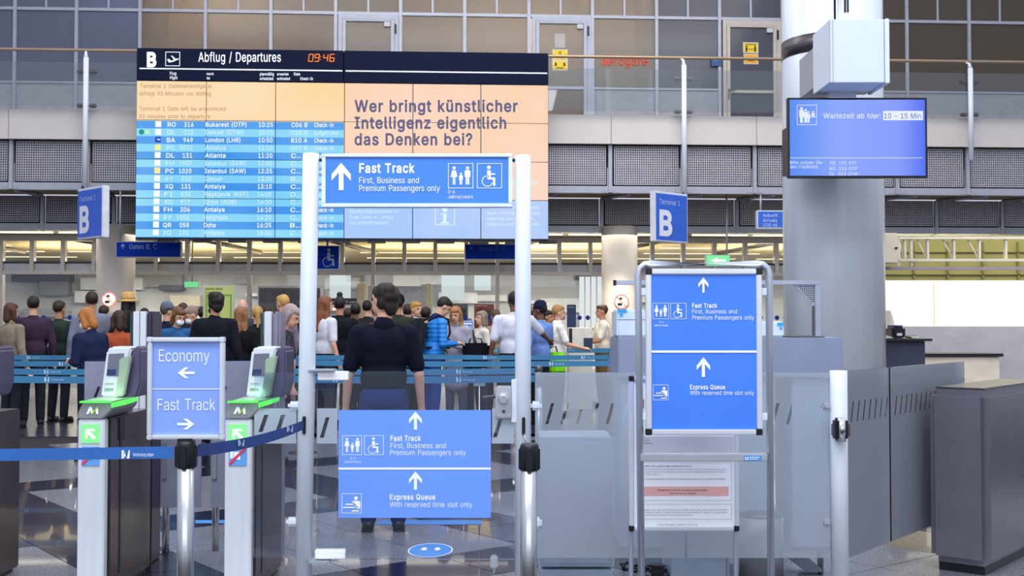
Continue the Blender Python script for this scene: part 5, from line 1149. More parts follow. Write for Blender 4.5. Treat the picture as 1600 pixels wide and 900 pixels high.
m = MB(); F.box(m, 1016, 428, 1183, 671.5, -.006, .004); m.build('sheet', mat('poster_blue', '#4584f2', .4, 0, .06, 2.2), t)
m = MB(); F.rect(m, 1016, 547.5, 1183, 551, -.009); m.build('divider', WLET, t)
m = MB(); pic_arrow(F, m, 1098.5, 433.5, 24, 16, -.009, 0, .22); m.build('arrow', WLET, t)
m = MB(); pic_arrow(F, m, 1098.5, 558, 31, 21, -.009, 0, .24); m.build('arrow', WLET, t)
m = MB(); pic_family(F, m, 1019.5, 473.5, 25, .6, -.009); m.build('family_pictogram', WLET, t)
m = MB(); pic_wheel(F, m, 1047, 473.5, 25, .6, -.009); m.build('wheelchair_pictogram', WLET, t)
m = MB(); pic_ticket(F, m, 1020, 601, 24, .6, -.009); m.build('ticket_pictogram', WLET, t)
m = MB(); F.text(m, 'Fast Track', 1081, 481, 6.8, 39, -.009, .045); F.text(m, 'Express Queue', 1077.5, 608, 6.8, 55, -.009, .045); m.build('bold_lettering', WLET, t)
m = MB(); F.text(m, 'First, Business and', 1081, 490, 6.8, 70, -.009); F.text(m, 'Premium Passengers only', 1081, 499.5, 6.8, 96.5, -.009); F.text(m, 'With reserved time slot only', 1077.5, 617, 6.8, 100, -.009)
F.text(m, '0-6', 1030, 505, 3.4, 6, -.009); F.text(m, 'Jahre/Years', 1021.5, 510, 3.4, 22, -.009); m.build('lettering', WLET, t)
# white information poster on its own stand behind
F2 = PL(5.5)
t = thing('information_stand', 'white customs style information poster with a pink bar standing behind the tall blue notice', 'stand', (F2.X(1070), 5.5, 0))
snap(F2, 983, 588, 1154, 829, 7, t, -.014, .014, None, True)
m = MB(); F2.box(m, 990, 595, 1148, 823, -.004, .006); m.build('sheet', mat('poster_paper', '#e9ebf2', .45, 0, .02), t)
m = MB(); F2.rect(m, 1000, 682, 1145, 712, -.006); m.build('grey_field', mat('poster_grey', '#c9c6d2', .5), t)
m = MB(); F2.rect(m, 1001, 760, 1138, 774, -.006); m.build('pink_bar', mat('poster_pink', '#dfa7a4', .5), t)
m = MB(); F2.rect(m, 1001, 624, 1006, 637, -.006); m.build('red_mark', mat('poster_red', '#b3343a', .5), t)
m = MB(); F2.outline(m, 996, 722, 1143, 782, .6, -.006); F2.outline(m, 996, 787, 1143, 811, .6, -.006); m.build('box_rules', mat('rule_grey', '#a9adb8', .5, 0, 0), t)
m = MB()
F2.text(m, 'Infringements of the duty to declare can be penalised', 1027, 766.5, 2.4, 77, -.008, .01); F2.text(m, 'with a fine up to € 1,000,000!', 1046, 771.5, 2.4, 41, -.008, .01)
F2.text(m, 'If you leave with a previous flight transfer within the EU', 998, 729, 2.6, 82, -.008, .012); F2.text(m, 'look for corresponding signs and ask for the customs desk where you can submit the declaration', 998, 749, 2.3, 135, -.008, .0)
m.build('bold_lettering', mat('poster_ink', '#3a3440', .6, 0, 0), t)
m = MB()
for k, s_ in enumerate(('The declaration of cash must be submitted to the customs office at the port of departure where you leave', 'the EU. If you leave from the security area, please submit the declaration at the customs office', 'counter before check-in.')):
    F2.text(m, s_, 998, 734+k*4, 2.1, (137, 132, 34)[k], -.008)
for k, s_ in enumerate(('Cash includes notes and coins of any currency, securities, money orders, shares and bonds regardless', 'of the amount of value. Travellers must also provide information if asked for it by an officer', 'of the customs when travelling with more than the allowed sum.')):
    F2.text(m, s_, 998, 797+k*4, 2.1, (138, 138, 84)[k], -.008)
F2.text(m, 'Further information is available at www.zoll.de', 1028, 820.5, 2.3, 62, -.008)
for k, s_ in enumerate(('country', 'members', 'foreign bonds', 'bills of exchange')): F2.text(m, s_, 997, 679+k*4.6, 2.2, (10, 11, 18, 22)[k], -.008)
m.build('lettering', mat('poster_ink_b', '#6b6776', .6, 0, 0), t)
for a in (986.5, 1150.5):
    m = MB(); x, _ = F2.at(a, 700); m.tube([(x, 5.53, 0), (x, 5.53, F2.Z(600))], .012, 14); m.build('leg', TUBE, t)
    m = MB(); m.box(x-.02, x+.02, 5.3, 5.75, 0, .018, .004); m.build('foot', TUBE, t)
# ================================================================= COUNTERS BEHIND THE SCREENS
C = PL(7.3)
CG = mat('counter_grey', '#8992ab', .5, 0, .03); CPB = mat('cabinet_pale_blue', '#b6c6da', .45, 0, .03)
t = thing('inspection_counter', 'wide grey-blue counter block rising above the frosted screens', 'counter', (C.X(1140), 7.6, 0))
m = MB(); m.box(C.X(966), C.X(1316), 7.3, 7.9, C.Z(590), C.Z(527.5), .006); m.build('upper_panel', CG, t)
m = MB(); m.box(C.X(1236), C.X(1290), 7.32, 7.88, C.Z(527), C.Z(525.5)); m.build('dark_sill', DSTEEL, t)
for a, b in ((970, 1040), (1150, 1210), (1240, 1300)):
    m = MB(); m.box(C.X(a), C.X(b), 7.35, 7.85, .0, C.Z(592), .01); m.build('pedestal', CPB, t)
t = thing('device_housing', 'white boxed device with a blue sticker on the counter near the no photography column', 'device', (C.X(990), 7.6, C.Z(527)))
m = MB(); m.box(C.X(966), C.X(1012), 7.4, 7.8, C.Z(527), C.Z(483), .012); m.build('body', mat('device_white', '#cfdbe6', .4), t)
m = MB(); C.rect(m, 967, 483, 982, 488.5, .096); m.build('sticker', mat('cyan_sticker', '#2fa3e0', .5), t)
m = MB(); C.disc(m, 973, 492, 3, .095); m.build('sticker_dot', MC['cyan_sticker'], t)
m = MB(); C.rect(m, 966, 499, 1012, 499.7, .096); m.build('seam', DSTEEL, t)
t = thing('device_housing', 'white boxed device with a blue sticker on the counter before the big white column', 'device', (C.X(1210), 7.6, C.Z(527)))
m = MB(); m.box(C.X(1185), C.X(1231), 7.4, 7.8, C.Z(527), C.Z(502), .01); m.build('body', MC['device_white'], t)
m = MB(); C.rect(m, 1220, 504, 1230, 509.5, .096); m.build('sticker', MC['cyan_sticker'], t)
m = MB(); C.disc(m, 1225.5, 513, 2.2, .095); m.build('sticker_dot', MC['cyan_sticker'], t)
CB_ = PL(7.82); t = thing('shield_bracket', 'grey overhead bracket with a punched triangular corner standing on the counter', 'bracket', (CB_.X(1120), 7.6, CB_.Z(527)))
m = MB(); m.box(CB_.X(963), CB_.X(1283), 7.82, 7.87, CB_.Z(445), CB_.Z(438), .003); m.build('top_bar', mat('bracket_grey', '#a7adbd', .4, .2), t)
m = MB(); m.box(CB_.X(959), CB_.X(963)-.001, 7.815, 7.875, CB_.Z(446), CB_.Z(437.5)); m.build('end_cap', BLACK, t)
m = MB(); m.box(CB_.X(1274), CB_.X(1283), 7.82, 7.87, CB_.Z(526.5), CB_.Z(445), .003); m.build('upright', MC['bracket_grey'], t)
m = MB(); m.box(CB_.X(1271), CB_.X(1274)-.001, 7.83, 7.86, CB_.Z(526.5), CB_.Z(478)); m.build('inner_edge', DSTEEL, t)
m = MB(); m.prism([CB_.at(1240.5, 445), CB_.at(1274, 445), CB_.at(1274, 479.5)], 7.835, 7.85); m.build('gusset', MC['bracket_grey'], t)
m = MB()
for i in range(9):
    for j in range(9):
        if i + j < 9:
            xh, zh_ = 1272.3-3.2*(8-i-0) if 0 else 1272.3-3.0*i, 448+3.3*j
            if xh > 1243 + (zh_-445)*1.0: CB_.disc(m, xh, zh_, 1.05, .013, 8)
m.build('punched_holes', mat('hole_dark', '#2a2b33', .7, 0, 0), t, kind='stuff')
for x_ in (1000, 1206): 
    m = MB(); m.box(CB_.X(x_-3), CB_.X(x_+3), 7.83, 7.87, CB_.Z(500), CB_.Z(445.5)); m.build('upright', MC['bracket_grey'], t)
E6 = PL(6.5)
t = thing('pale_cabinet', 'pale blue cabinet behind the frosted screen next to the lock post', 'cabinet', (E6.X(900), 6.7, 0))
m = MB(); m.box(E6.X(843), E6.X(957), 6.5, 6.9, E6.Z(886), E6.Z(683), .006); m.build('body', CPB, t)
m = MB(); m.box(E6.X(843), E6.X(957), 6.49, 6.9, 0, E6.Z(890), .006); m.build('plinth', CPB, t)
m = MB(); m.box(E6.X(850), E6.X(950), 6.492, 6.5, E6.Z(880), E6.Z(692), .003); m.build('door', mat('cabinet_door', '#bccbdd', .45), t)
t = thing('pale_cabinet', 'narrow pale cabinet partly hidden by the white information poster', 'cabinet', (E6.X(1095), 6.7, 0))
m = MB(); m.box(E6.X(1047), E6.X(1138), 6.5, 6.9, 0, E6.Z(700), .006); m.build('body', CPB, t)
m = MB(); m.box(E6.X(1133), E6.X(1133.8), 6.497, 6.5, 0, E6.Z(700)); m.build('seam', DSTEEL, t)
E7 = PL(6.55)
t = thing('waste_bin', 'round brushed steel waste bin below the frosted screen beside the short white post', 'bin', (E7.X(1187), 6.55, 0))
r = 34/FPX*6.55
m = MB(); m.lathe(E7.X(1187), 6.55, [(r, .0125), (r, E7.Z(806))], 48); m.build('drum', mat('bin_steel', '#cfd2d8', .35, .5, .06, 30, stretch=(6, 6, .1)), t)
m = MB(); m.lathe(E7.X(1187), 6.55, [(r*1.02, 0), (r*1.02, .012)], 48); m.build('base_ring', BLACK, t)
m = MB(); m.lathe(E7.X(1187), 6.55, [(r*.98, E7.Z(806)), (r*.9, E7.Z(802)), (r*.3, E7.Z(800))], 48); m.build('lid', DSTEEL, t)
t = thing('floor_wedge', 'grey folding floor bracket lying under the frosted screen near the short white post', 'bracket', (E7.X(1258), 6.6, 0))
E8 = PL(6.6)
m = MB(); m.prism([E8.at(1229, 871), E8.at(1262, 871), E8.at(1285, 889), E8.at(1285, 894), E8.at(1260, 894)], 6.6, 6.75, .002); m.build('plate', mat('wedge_grey', '#7f869b', .4, .3), t)
m = MB(); x_, _ = E8.at(1284, 880); m.box(x_, x_+.01, 6.6, 6.7, .0, .14); m.build('fin', DSTEEL, t)
rn = random.Random(5)
t = thing('cable_bundle', 'tangle of black cables on the floor between the two pale cabinets', 'cables', (E8.X(1000), 6.7, 0))
for k in range(4):
    pts = []; a0 = rn.random()*6; 
    for j in range(12): pts.append((E8.X(970+j*6.3)+rn.uniform(-.02, .02), 6.62+.06*math.sin(a0+j*.7)+k*.012, .012+.03*abs(math.sin(a0+j*.9))+.003*k))
    m = MB(); m.tube(pts, .007, 6); m.build('cable', BLACK, t)
m = MB(); m.box(E8.X(1012), E8.X(1040), 6.55, 6.66, .0, .06, .02); m.build('power_strip', BLACK, t)
for k, (a, b, lab) in enumerate(((1246, 893, 'nearer white plug on the floor before the steel bin'), (1233, 886, 'farther small white plug on the floor near the steel bin'))):
    t = thing('plug', lab, 'plug', (E8.X(a), 6.45, 0))
    m = MB(); m.box(E8.X(a), E8.X(a)+.04, 6.43, 6.46, 0, .02, .006); m.tube([(E8.X(a), 6.445, .01), (E8.X(a)-.04, 6.44, .008), (E8.X(a)-.05, 6.46, .006)], .004, 6); m.build('body', WHITE, t)
# no photography marks on the two beige columns
def nophoto(pxc, pyc, Y, label):
    pl = PL(Y); t = thing('no_photo_sign', label, 'sign', (pl.X(pxc), Y, pl.Z(pyc+12)))
    m = MB(); x_, z_ = pl.at(pxc, pyc); m.box(x_-.05, x_+.05, Y+.006, Y+.09, z_-.05, z_+.05); m.build('backing', mat('sticker_white', '#efeae4', .5), t)
    m = MB(); pl.disc(m, pxc, pyc, 11, .004, 28); m.build('disc', mat('sticker_white', '#efeae4', .5), t)
    m = MB(); pl.ring(m, pxc, pyc, 11.5, 1.5, 0); pl.line(m, (pxc-8, pyc-7.5), (pxc+8, pyc+7.5), 1.3, 0); m.build('red_ring', mat('ring_red', '#e06058', .5), t)
    m = MB(); pl.box(m, pxc-6, pyc+2, pxc+1, pyc+6, -.003, .002); pl.disc(m, pxc-1, pyc-5, 2.6, -.001, 10, 2); m.build('camera_pictogram', BLACK, t)
nophoto(170, 467.5, 20.83, 'round no photography sign on the beige column close to the hatted visitor')
nophoto(971, 471.5, 21.45, 'round no photography sign on the beige column behind the tall poster stand')
# round floor sticker and blue floor strip seen through the gate
def fpt(px_, py_):
    u = (px_-800)/FPX; v = (450-py_)/FPX; d = Vector((u, math.cos(PITCH)-v*math.sin(PITCH), math.sin(PITCH)+v*math.cos(PITCH))); k = -EYE.z/d.z; return EYE+d*k
c0 = fpt(672.5, 860); wv = (fpt(708, 860)-fpt(638, 860)).x/2; dv = (fpt(672, 849)-fpt(672, 871)).y/2
t = thing('floor_sticker', 'round blue distance sticker with footprints on the floor beyond the gate', 'sticker', tuple(c0))
def fd(r, z, m_, nm, cx=0, cy=0, k=1):
    q = MB(); n = 40; q.bm.faces.new([q.bm.verts.new((c0.x+cx+math.cos(2*math.pi*i/n)*wv*r*k, c0.y+cy+math.sin(2*math.pi*i/n)*dv*r, z)) for i in range(n)]); q.build(nm, m_, t)
fd(1, .002, WLET, 'white_edge'); fd(.94, .0025, mat('floor_sticker_blue', '#3f8fd6', .4), 'disc')
for sgn in (-1, 1): fd(.22, .003, WLET, 'footprint', sgn*wv*.3, dv*.15, .6)
q = MB(); P_ = [fpt(582, 820), fpt(597, 813), fpt(753, 813), fpt(753, 820)]
q.quadmesh([(p.x, p.y, .002) for p in P_], [(0, 1, 2, 3)]); q.build('floor_strip', mat('strip_blue', '#3c82c4', .4), label='long blue distance strip stuck on the floor beyond the gate', cat='sticker')
q = MB(); P_ = [fpt(305, 818), fpt(305, 813), fpt(352, 813), fpt(352, 818)]
q.quadmesh([(p.x, p.y, .002) for p in P_], [(0, 1, 2, 3)]); q.build('floor_strip', MC['strip_blue'], label='short blue strip on the floor between the ticket readers', cat='sticker')
# ================================================================= DESKS IN THE RIGHT BAY
D = PL(13.5)
t = thing('service_desk', 'dark two-tier service desk before the backlit wall', 'desk', (D.X(1430), 14, 0))
DK = mat('desk_dark', '#3f4258', .4, 0, .06)
m = MB(); m.box(4.22, D.X(1445), 13.5, 14.3, .86, D.Z(533), .006); m.build('upper_tier', DK, t)
m = MB(); m.box(4.22, D.X(1452), 13.4, 14.4, D.Z(533)+.001, D.Z(529), .004); m.build('worktop', mat('desk_top_dark', '#22232c', .3), t)
m = MB(); m.box(4.22, D.X(1461), 12.7, 13.45, 0, .78, .006); m.build('lower_tier', mat('desk_front_grey', '#6a6c78', .4), t)
m = MB(); m.box(4.22, D.X(1462), 12.65, 13.47, .78, .82, .004); m.build('lower_top', mat('desk_olive_top', '#4a4a44', .3), t)
t = thing('white_counter', 'white counter block behind the dark service desk under the lit wall', 'counter', (D.X(1480), 15.2, 0))
m = MB(); m.box(D.X(1450), D.X(1640), 14.9, 15.5, 0, .98, .01); m.build('body', mat('counter_cream', '#f0e2cc', .5), t)
m = MB(); m.box(D.X(1446), D.X(1645), 14.86, 15.55, .98, 1.02, .006); m.build('worktop', mat('desk_top_dark'), t)
t = thing('label_printer', 'black label printer with a blue lid on the dark service desk', 'printer', (D.X(1415), 13.9, D.Z(529)))
zp = D.Z(529)
m = MB(); m.box(D.X(1405), D.X(1427), 13.75, 14.05, zp, zp+.145, .03); m.build('body', BLACK, t)
m = MB(); m.box(D.X(1408), D.X(1424), 13.78, 14.0, zp+.146, zp+.155, .004); m.build('lid', mat('printer_blue', '#2c4fd0', .4), t)
m = MB(); m.box(D.X(1412), D.X(1420), 13.735, 13.75, zp+.03, zp+.06); m.build('paper', WHITE, t)
t = thing('monitor', 'white monitor seen edge-on at the end of the dark service desk', 'monitor', (D.X(1456), 14.9, 1.02))
m = MB(); m.prism([(D.X(1451, 500), 1.12), (D.X(1458, 500), 1.10), (D.X(1460, 500), 1.4), (D.X(1454, 500), 1.58), (D.X(1451, 500), 1.58)], 14.9, 15.35, .01); m.build('screen_shell', mat('monitor_cream', '#e6ddd2', .4), t)
m = MB(); m.cyl(D.X(1456), 15.1, 1.03, 1.14, .03, 16); m.lathe(D.X(1456), 15.1, [(.07, 1.02), (.07, 1.035)], 24); m.build('stand', mat('monitor_cream'), t)
t = thing('white_tower_case', 'white upright case with a dark front beside the monitor on the counter', 'device', (D.X(1471), 14.95, 1.02))
m = MB(); m.box(D.X(1466), D.X(1470), 14.9, 15.3, 1.021, 1.33, .01); m.build('side', WHITE, t)
m = MB(); m.box(D.X(1470)+.001, D.X(1500), 14.92, 15.28, 1.021, 1.25, .01); m.build('front', BLACK, t)
rn = random.Random(8)
for k, (a, lab) in enumerate(((1395, 'stack of papers lying left of the label printer on the dark desk'), (1437, 'small pile of papers lying beyond the label printer on the dark desk'))):
    t = thing('papers', lab.replace('left of', 'on the near side of'), 'papers', (D.X(a), 13.9, zp))
    for j in range(4):
        m = MB(); m.box(D.X(a-5)+rn.random()*.03, D.X(a+5)+rn.random()*.03, 13.7, 13.95, zp+.001+j*.006, zp+.006+j*.006); m.build('sheet', mat('desk_paper', '#d9d2c4', .6), t)
# ================================================================= PEOPLE
SKIN = {'light': mat('skin_light', '#d8a488', .5, 0, .04), 'tan': mat('skin_tan', '#b98264', .5, 0, .04), 'dark': mat('skin_dark', '#6f4a3a', .5, 0, .04)}
def cloth(c): return mat('cloth_'+c.strip('#'), c, .85, 0, .14, 9, .35, spec=.15)
def hairm(c): return mat('hair_'+c.strip('#'), c, .55, 0, .22, 26, .3, stretch=(6, 6, .7))
EYE_W = mat('eye_dark', '#1c1716', .2, noise=0); LIP = mat('lip', '#a45a52', .5, noise=0)
def capsule(mb, p, q, r1, r2, n=10):
    p, q = Vector(p), Vector(q); d = (q-p); L = d.length or 1e-4; d.normalize()
    pts, rs = [], []
    for a in (80, 55, 25): pts.append(p - d*r1*math.sin(R(a))); rs.append(max(r1*math.cos(R(a)), .001))
    pts += [p, q]; rs += [r1, r2]
    for a in (25, 55, 80): pts.append(q + d*r2*math.sin(R(a))); rs.append(max(r2*math.cos(R(a)), .001))
    mb.tube(pts, rs, n)
def remesh(o, v, it=2):
    m = o.modifiers.new('union', 'REMESH'); m.mode = 'VOXEL'; m.voxel_size = v; m.use_smooth_shade = True
    if it: s = o.modifiers.new('smooth', 'SMOOTH'); s.factor = .5; s.iterations = it
    return o
PEOPLE = []
OV = {139: 12.0, 449: 11.6, 185: 13.4, 277: 14.5, 377: 15.0, 336: 13.1, 357: 16.9, 752: 17.6, 873: 17.4, 940: 19.4, 590: 18.6, 286: 17.3, 303: 15.1, 555: 17.3, 651: 17.4, 441: 16.8, 713: 16.2, 688: 15.3, 803: 15.3, 843: 16.1, 857: 18.4, 531: 16.6, 622: 16.3, 402: 16.0}
OV[379] = 17.8; OV[377] = 14.1
def person(px_, top, Y, yaw, label, tc='#20242e', bc='#1c2030', hair='short', hc='#1c1512', skin='light', sleeve='long', pose=('down', 'down'), lean=0, hyaw=0, nod=0,
           build_=1.0, coat=0, mask=False, beard=False, hat=None, collar=None, fine=False, stripes=None):
    if Y > 9:
        Y = OV.get(px_, 15.3 + (Y-11)*.4 if Y < 15 else Y); build_ *= 1.07
    pl = PL(Y); xw = pl.X(px_, top+20); H = pl.Z(top, px_)
    up0 = 1.0
    ln = R(lean); s = H / (.95 + .805*math.cos(ln) + (.03 if hat else 0))
    off = .62*s*math.sin(ln) + .02*math.sin(R(nod)); xw -= math.sin(R(yaw))*off; Y += math.cos(R(yaw))*off
    M = Matrix.Translation((xw, Y, 0)) @ Matrix.Rotation(R(yaw), 4, 'Z') @ Matrix.Scale(s, 4)
    # recentre so that the head, not the hips, stands at the picture point
    G.append(M); PEOPLE.append((xw, Y))
    root = thing('person', label, 'person')
    UP = Matrix.Translation((0, 0, .95)) @ Matrix.Rotation(ln, 4, 'X') @ Matrix.Translation((0, 0, -.95))
    HD = UP @ Matrix.Translation((0, 0, 1.52)) @ Matrix.Rotation(R(hyaw), 4, 'Z') @ Matrix.Rotation(R(nod), 4, 'X') @ Matrix.Translation((0, 0, -1.52))
    def u(p): return UP @ Vector(p)
    def h(p): return HD @ Vector(p)
    def ell(mb, c, r, T=UP, seg=14):
        t = bmesh.new(); bmesh.ops.create_uvsphere(t, u_segments=seg, v_segments=10, radius=1, matrix=T @ Matrix.Translation(c) @ Matrix.Diagonal((*r, 1))); mb.add(t)
    b = MB(); sk = SKIN[skin]; w = build_
    ell(b, (0, .005, 1.655), (.074, .092, .1), HD); ell(b, (0, -.032, 1.59), (.056, .062, .07), HD); ell(b, (0, -.062, 1.545), (.026, .026, .022), HD)
    capsule(b, h((0, -.088, 1.645)), h((0, -.107, 1.612)), .010, .014, 8)
    ell(b, (0, -.083, 1.668), (.045, .014, .010), HD); ell(b, (0, -.082, 1.582), (.026, .014, .012), HD)
    for sg in (-1, 1): ell(b, (sg*.074, .008, 1.63), (.013, .022, .032), HD)
    capsule(b, u((0, .02, 1.40)), h((0, .012, 1.57)), .06, .052)
    ell(b, (0, 0, 1.24), (.15*w, .095*w, .2)); ell(b, (0, 0, 1.0), (.14*w, .10*w, .16)); 
    capsule(b, u((-.13*w, 0, 1.405)), u((.13*w, 0, 1.405)), .055, .055)
    arms = []
    for sg, ps in ((-1, pose[0]), (1, pose[1])):
        S = Vector((sg*.175*w, 0, 1.40))
        E_, W_ = {'down': ((sg*.235*w, .02, 1.11), (sg*.255*w, -.05, .87)), 'phone': ((sg*.22*w, -.03, 1.13), (sg*.06, -.27, 1.17)), 'fold': ((sg*.22*w, -.05, 1.13), (sg*-.02, -.2, 1.10)),
                  'pocket': ((sg*.25*w, .06, 1.13), (sg*.19*w, -.04, .95)), 'forward': ((sg*.21*w, -.1, 1.14), (sg*.17, -.36, 1.08)), 'out': ((sg*.33*w, -.05, 1.22), (sg*.45*w, -.25, 1.14)),
                  'reach': ((sg*.2, -.12, 1.15), (sg*.2, -.2, .88))}[ps]
        S, E_, W_ = u(S), u(E_), u(W_); arms.append((S, E_, W_))
        capsule(b, S, E_, .048, .038); capsule(b, E_, W_, .04, .026)
        d = (W_-E_).normalized(); side = d.cross(Vector((0, 0, 1)) if abs(d.z) < .8 else Vector((1, 0, 0)) ).normalized(); nrm = d.cross(side).normalized()
        pal = W_ + d*.05; capsule(b, W_+d*.01, W_+d*.075, .028, .034, 8)
        flat = Vector((0, 1, 0)) if abs(d.y) < .7 else Vector((1, 0, 0))
        spread = (flat - d*flat.dot(d)).normalized()
        curl = d.cross(spread).normalized()*sg
        for k, (o_, l_) in enumerate(((-.027, .075), (-.009, .085), (.009, .08), (.027, .062))):
            a0 = W_ + d*.085 + spread*o_; a1 = a0 + d*l_*.5 + curl*.008; a2 = a1 + d*l_*.4 + curl*.022
            capsule(b, a0, a1, .0095, .009, 6); capsule(b, a1, a2, .009, .008, 6)
        t0 = W_ + d*.03 - spread*.028; t1 = t0 + d*.035 - spread*.024; t2 = t1 + d*.03 - spread*.004; capsule(b, t0, t1, .012, .011, 6); capsule(b, t1, t2, .011, .009, 6)
    for sg in (-1, 1):
        capsule(b, (sg*.085, 0, .92), (sg*.10, -.015, .5), .075, .052); capsule(b, (sg*.10, -.015, .5), (sg*.105, .025, .1), .05, .036); capsule(b, (sg*.105, .03, .06), (sg*.115, -.1, .045), .036, .03)
    remesh(b.build('body', sk, root), (.0085 if fine else .0125)*1.0, 1)
    t = MB(); f = w*(1.0 + .02)
    ell(t, (0, .0, 1.26), (.172*f, .118*f, .2)); ell(t, (0, .005, 1.09 if fine else 1.03), (.16*f if fine else .165*f, .122*f, .15 if fine else .19)); capsule(t, u((-.13*w, 0, 1.40)), u((.13*w, 0, 1.40)), .072, .072); capsule(t, u((0, .02, 1.40)), u((0, .018, 1.46)), .085, .068)
    ell(t, (0, .06, 1.33), (.15*f, .07*f, .13))
    if coat:
        for z in (.9, .9-coat*.5, .9-coat): ell(t, (0, 0, z), (.175*f, .135*f, .14), I4)
    for (S, E_, W_) in arms:
        capsule(t, S, S.lerp(E_, 1.0 if sleeve == 'long' else .8), .066, .056 if sleeve == 'long' else .06)
        if sleeve == 'long': capsule(t, E_, E_.lerp(W_, .95), .055, .042)
    tg = remesh(t.build('shirt' if sleeve == 'short' else 'jacket', stripes or cloth(tc), root), .012 if fine else .016, 3)
    if collar:
        q = MB(); capsule(q, u((-.0, .03, 1.455)), u((0, .01, 1.475)), .082, .07); remesh(q.build('collar', cloth(collar), root), .012, 1)
    q = MB(); ell(q, (0, .005, .94), (.168*w, .125*w, .13), I4)
    for sg in (-1, 1): capsule(q, (sg*.088, 0, .9), (sg*.10, -.015, .5), .095, .072); capsule(q, (sg*.10, -.015, .5), (sg*.105, .022, .09), .072, .06)
    remesh(q.build('trousers', cloth(bc), root), .014 if fine else .02, 2)
    for sg in (-1, 1):
        q = MB(); capsule(q, (sg*.105, .045, .045), (sg*.118, -.12, .04), .045, .04); q.box(sg*.112-.042, sg*.112+.042, -.155, .085, 0, .02, .006); q.build('shoe', BLACK, root)
    if hair != 'none':
        q = MB(); 
        if hair == 'bald': ell(q, (0, .045, 1.63), (.081, .07, .055), HD)
        else: ell(q, (0, .024, 1.672), (.084, .094, .097), HD); ell(q, (0, -.02, 1.705), (.07, .075, .05), HD)
        if hair == 'messy':
            for k in range(9): ell(q, (.045*math.cos(k*.9), .03+.05*math.sin(k*.9), 1.69+.025*math.sin(k*2.1)), (.05, .05, .055), HD)
            ell(q, (0, .07, 1.60), (.066, .04, .075), HD)
            for sg in (-1, 1): ell(q, (sg*.066, .03, 1.63), (.024, .045, .06), HD)
        if hair in ('bob', 'long'):
            zb_ = 1.53 if hair == 'bob' else 1.50
            for sg in (-1, 1): capsule(q, h((sg*.07, .01, 1.66)), h((sg*.078, .01, zb_)), .034, .032); 
            capsule(q, h((0, .06, 1.66)), h((0, .07, zb_)), .06, .055)
        if hair == 'long':
            capsule(q, h((0, .07, 1.52)), u((0, .105, 1.30)), .065, .045)
            for sg in (-1, 1): capsule(q, h((sg*.07, .02, 1.52)), u((sg*.10, -.07 if abs(yaw) < 60 else .06, 1.30)), .038, .03)
        if hair == 'bun': ell(q, (0, .03, 1.79), (.045, .045, .04), HD)
        if hair == 'tail': capsule(q, h((0, .1, 1.67)), h((0, .13, 1.45)), .035, .02)
        remesh(q.build('hair', hairm(hc), root), .009 if fine else .011, 2)
    if beard:
        q = MB(); ell(q, (0, -.05, 1.553), (.058, .058, .05), HD); q.build('beard', hairm(hc), root)
    # face
    for sg in (-1, 1):
        q = MB(); ell(q, (sg*.029, -.083, 1.647), (.012, .008, .008), HD, 10); q.build('eye', EYE_W, root)
        q = MB(); ell(q, (sg*.03, -.088, 1.668), (.017, .006, .004), HD, 8); q.build('eyebrow', hairm(hc), root)
    if mask:
        q = MB(); ell(q, (0, -.065, 1.58), (.055, .05, .045), HD); q.build('face_mask', mat('mask_white', '#eef2f6', .7), root)
    else:
        q = MB(); ell(q, (0, -.092, 1.580), (.023, .008, .008), HD, 10); q.build('mouth', LIP, root)
    if hat:
        kind, c = hat; G.append(G[-1] @ HD)
        q = MB()
        if kind == 'straw':
            q.lathe(0, .015, [(.02, 1.70), (.155, 1.675), (.16, 1.685), (.1, 1.70), (.092, 1.72), (.085, 1.79), (.05, 1.815), (.03, 1.80)], 32); q.build('straw_hat', mat('straw', '#c49a5a', .8, 0, .15, 40), root)
            q = MB(); q.lathe(0, .015, [(.0945, 1.703), (.0935, 1.725)], 32); q.build('hat_band', BLACK, root)
        else:
            q.lathe(0, .012, [(.092, 1.665), (.094, 1.70), (.085, 1.755), (.05, 1.785), (.01, 1.79)], 28)
            if kind == 'cap': q.box(-.06, .06, -.17, -.07, 1.675, 1.685, .01)
            q.build('cap', cloth(c), root)
        G.pop()
    G.pop(); return root, M, UP, s
def held(M, name, label, cat, parts):
    G.append(M); t = thing(name, label, cat, parts[0][3]); 
    for nm, fn, m_, _ in parts: q = MB(); fn(q); o = q.build(nm, m_, t)
    G.pop(); return t
def backpack(M, label, c, c2='#15171d', y=.19):
    return held(M, 'backpack', label, 'backpack', [('bag', lambda q: q.box(-.16, .16, y-.02, y+.15, .98, 1.42, .05), cloth(c), (0, y+.06, .98)), ('front_pocket', lambda q: q.box(-.12, .12, y+.151, y+.19, 1.02, 1.2, .02), cloth(c2), 0),
        ('strap', lambda q: q.tube([(-.11, y-.02, 1.40), (-.11, .05, 1.49), (-.115, -.1, 1.46), (-.125, -.145, 1.3), (-.14, -.1, 1.1), (-.14, y-.03, 1.05)], .016, 8), cloth(c2), 0),
        ('strap', lambda q: q.tube([(.11, y-.02, 1.40), (.11, .05, 1.49), (.115, -.1, 1.46), (.125, -.145, 1.3), (.14, -.1, 1.1), (.14, y-.03, 1.05)], .016, 8), cloth(c2), 0)])
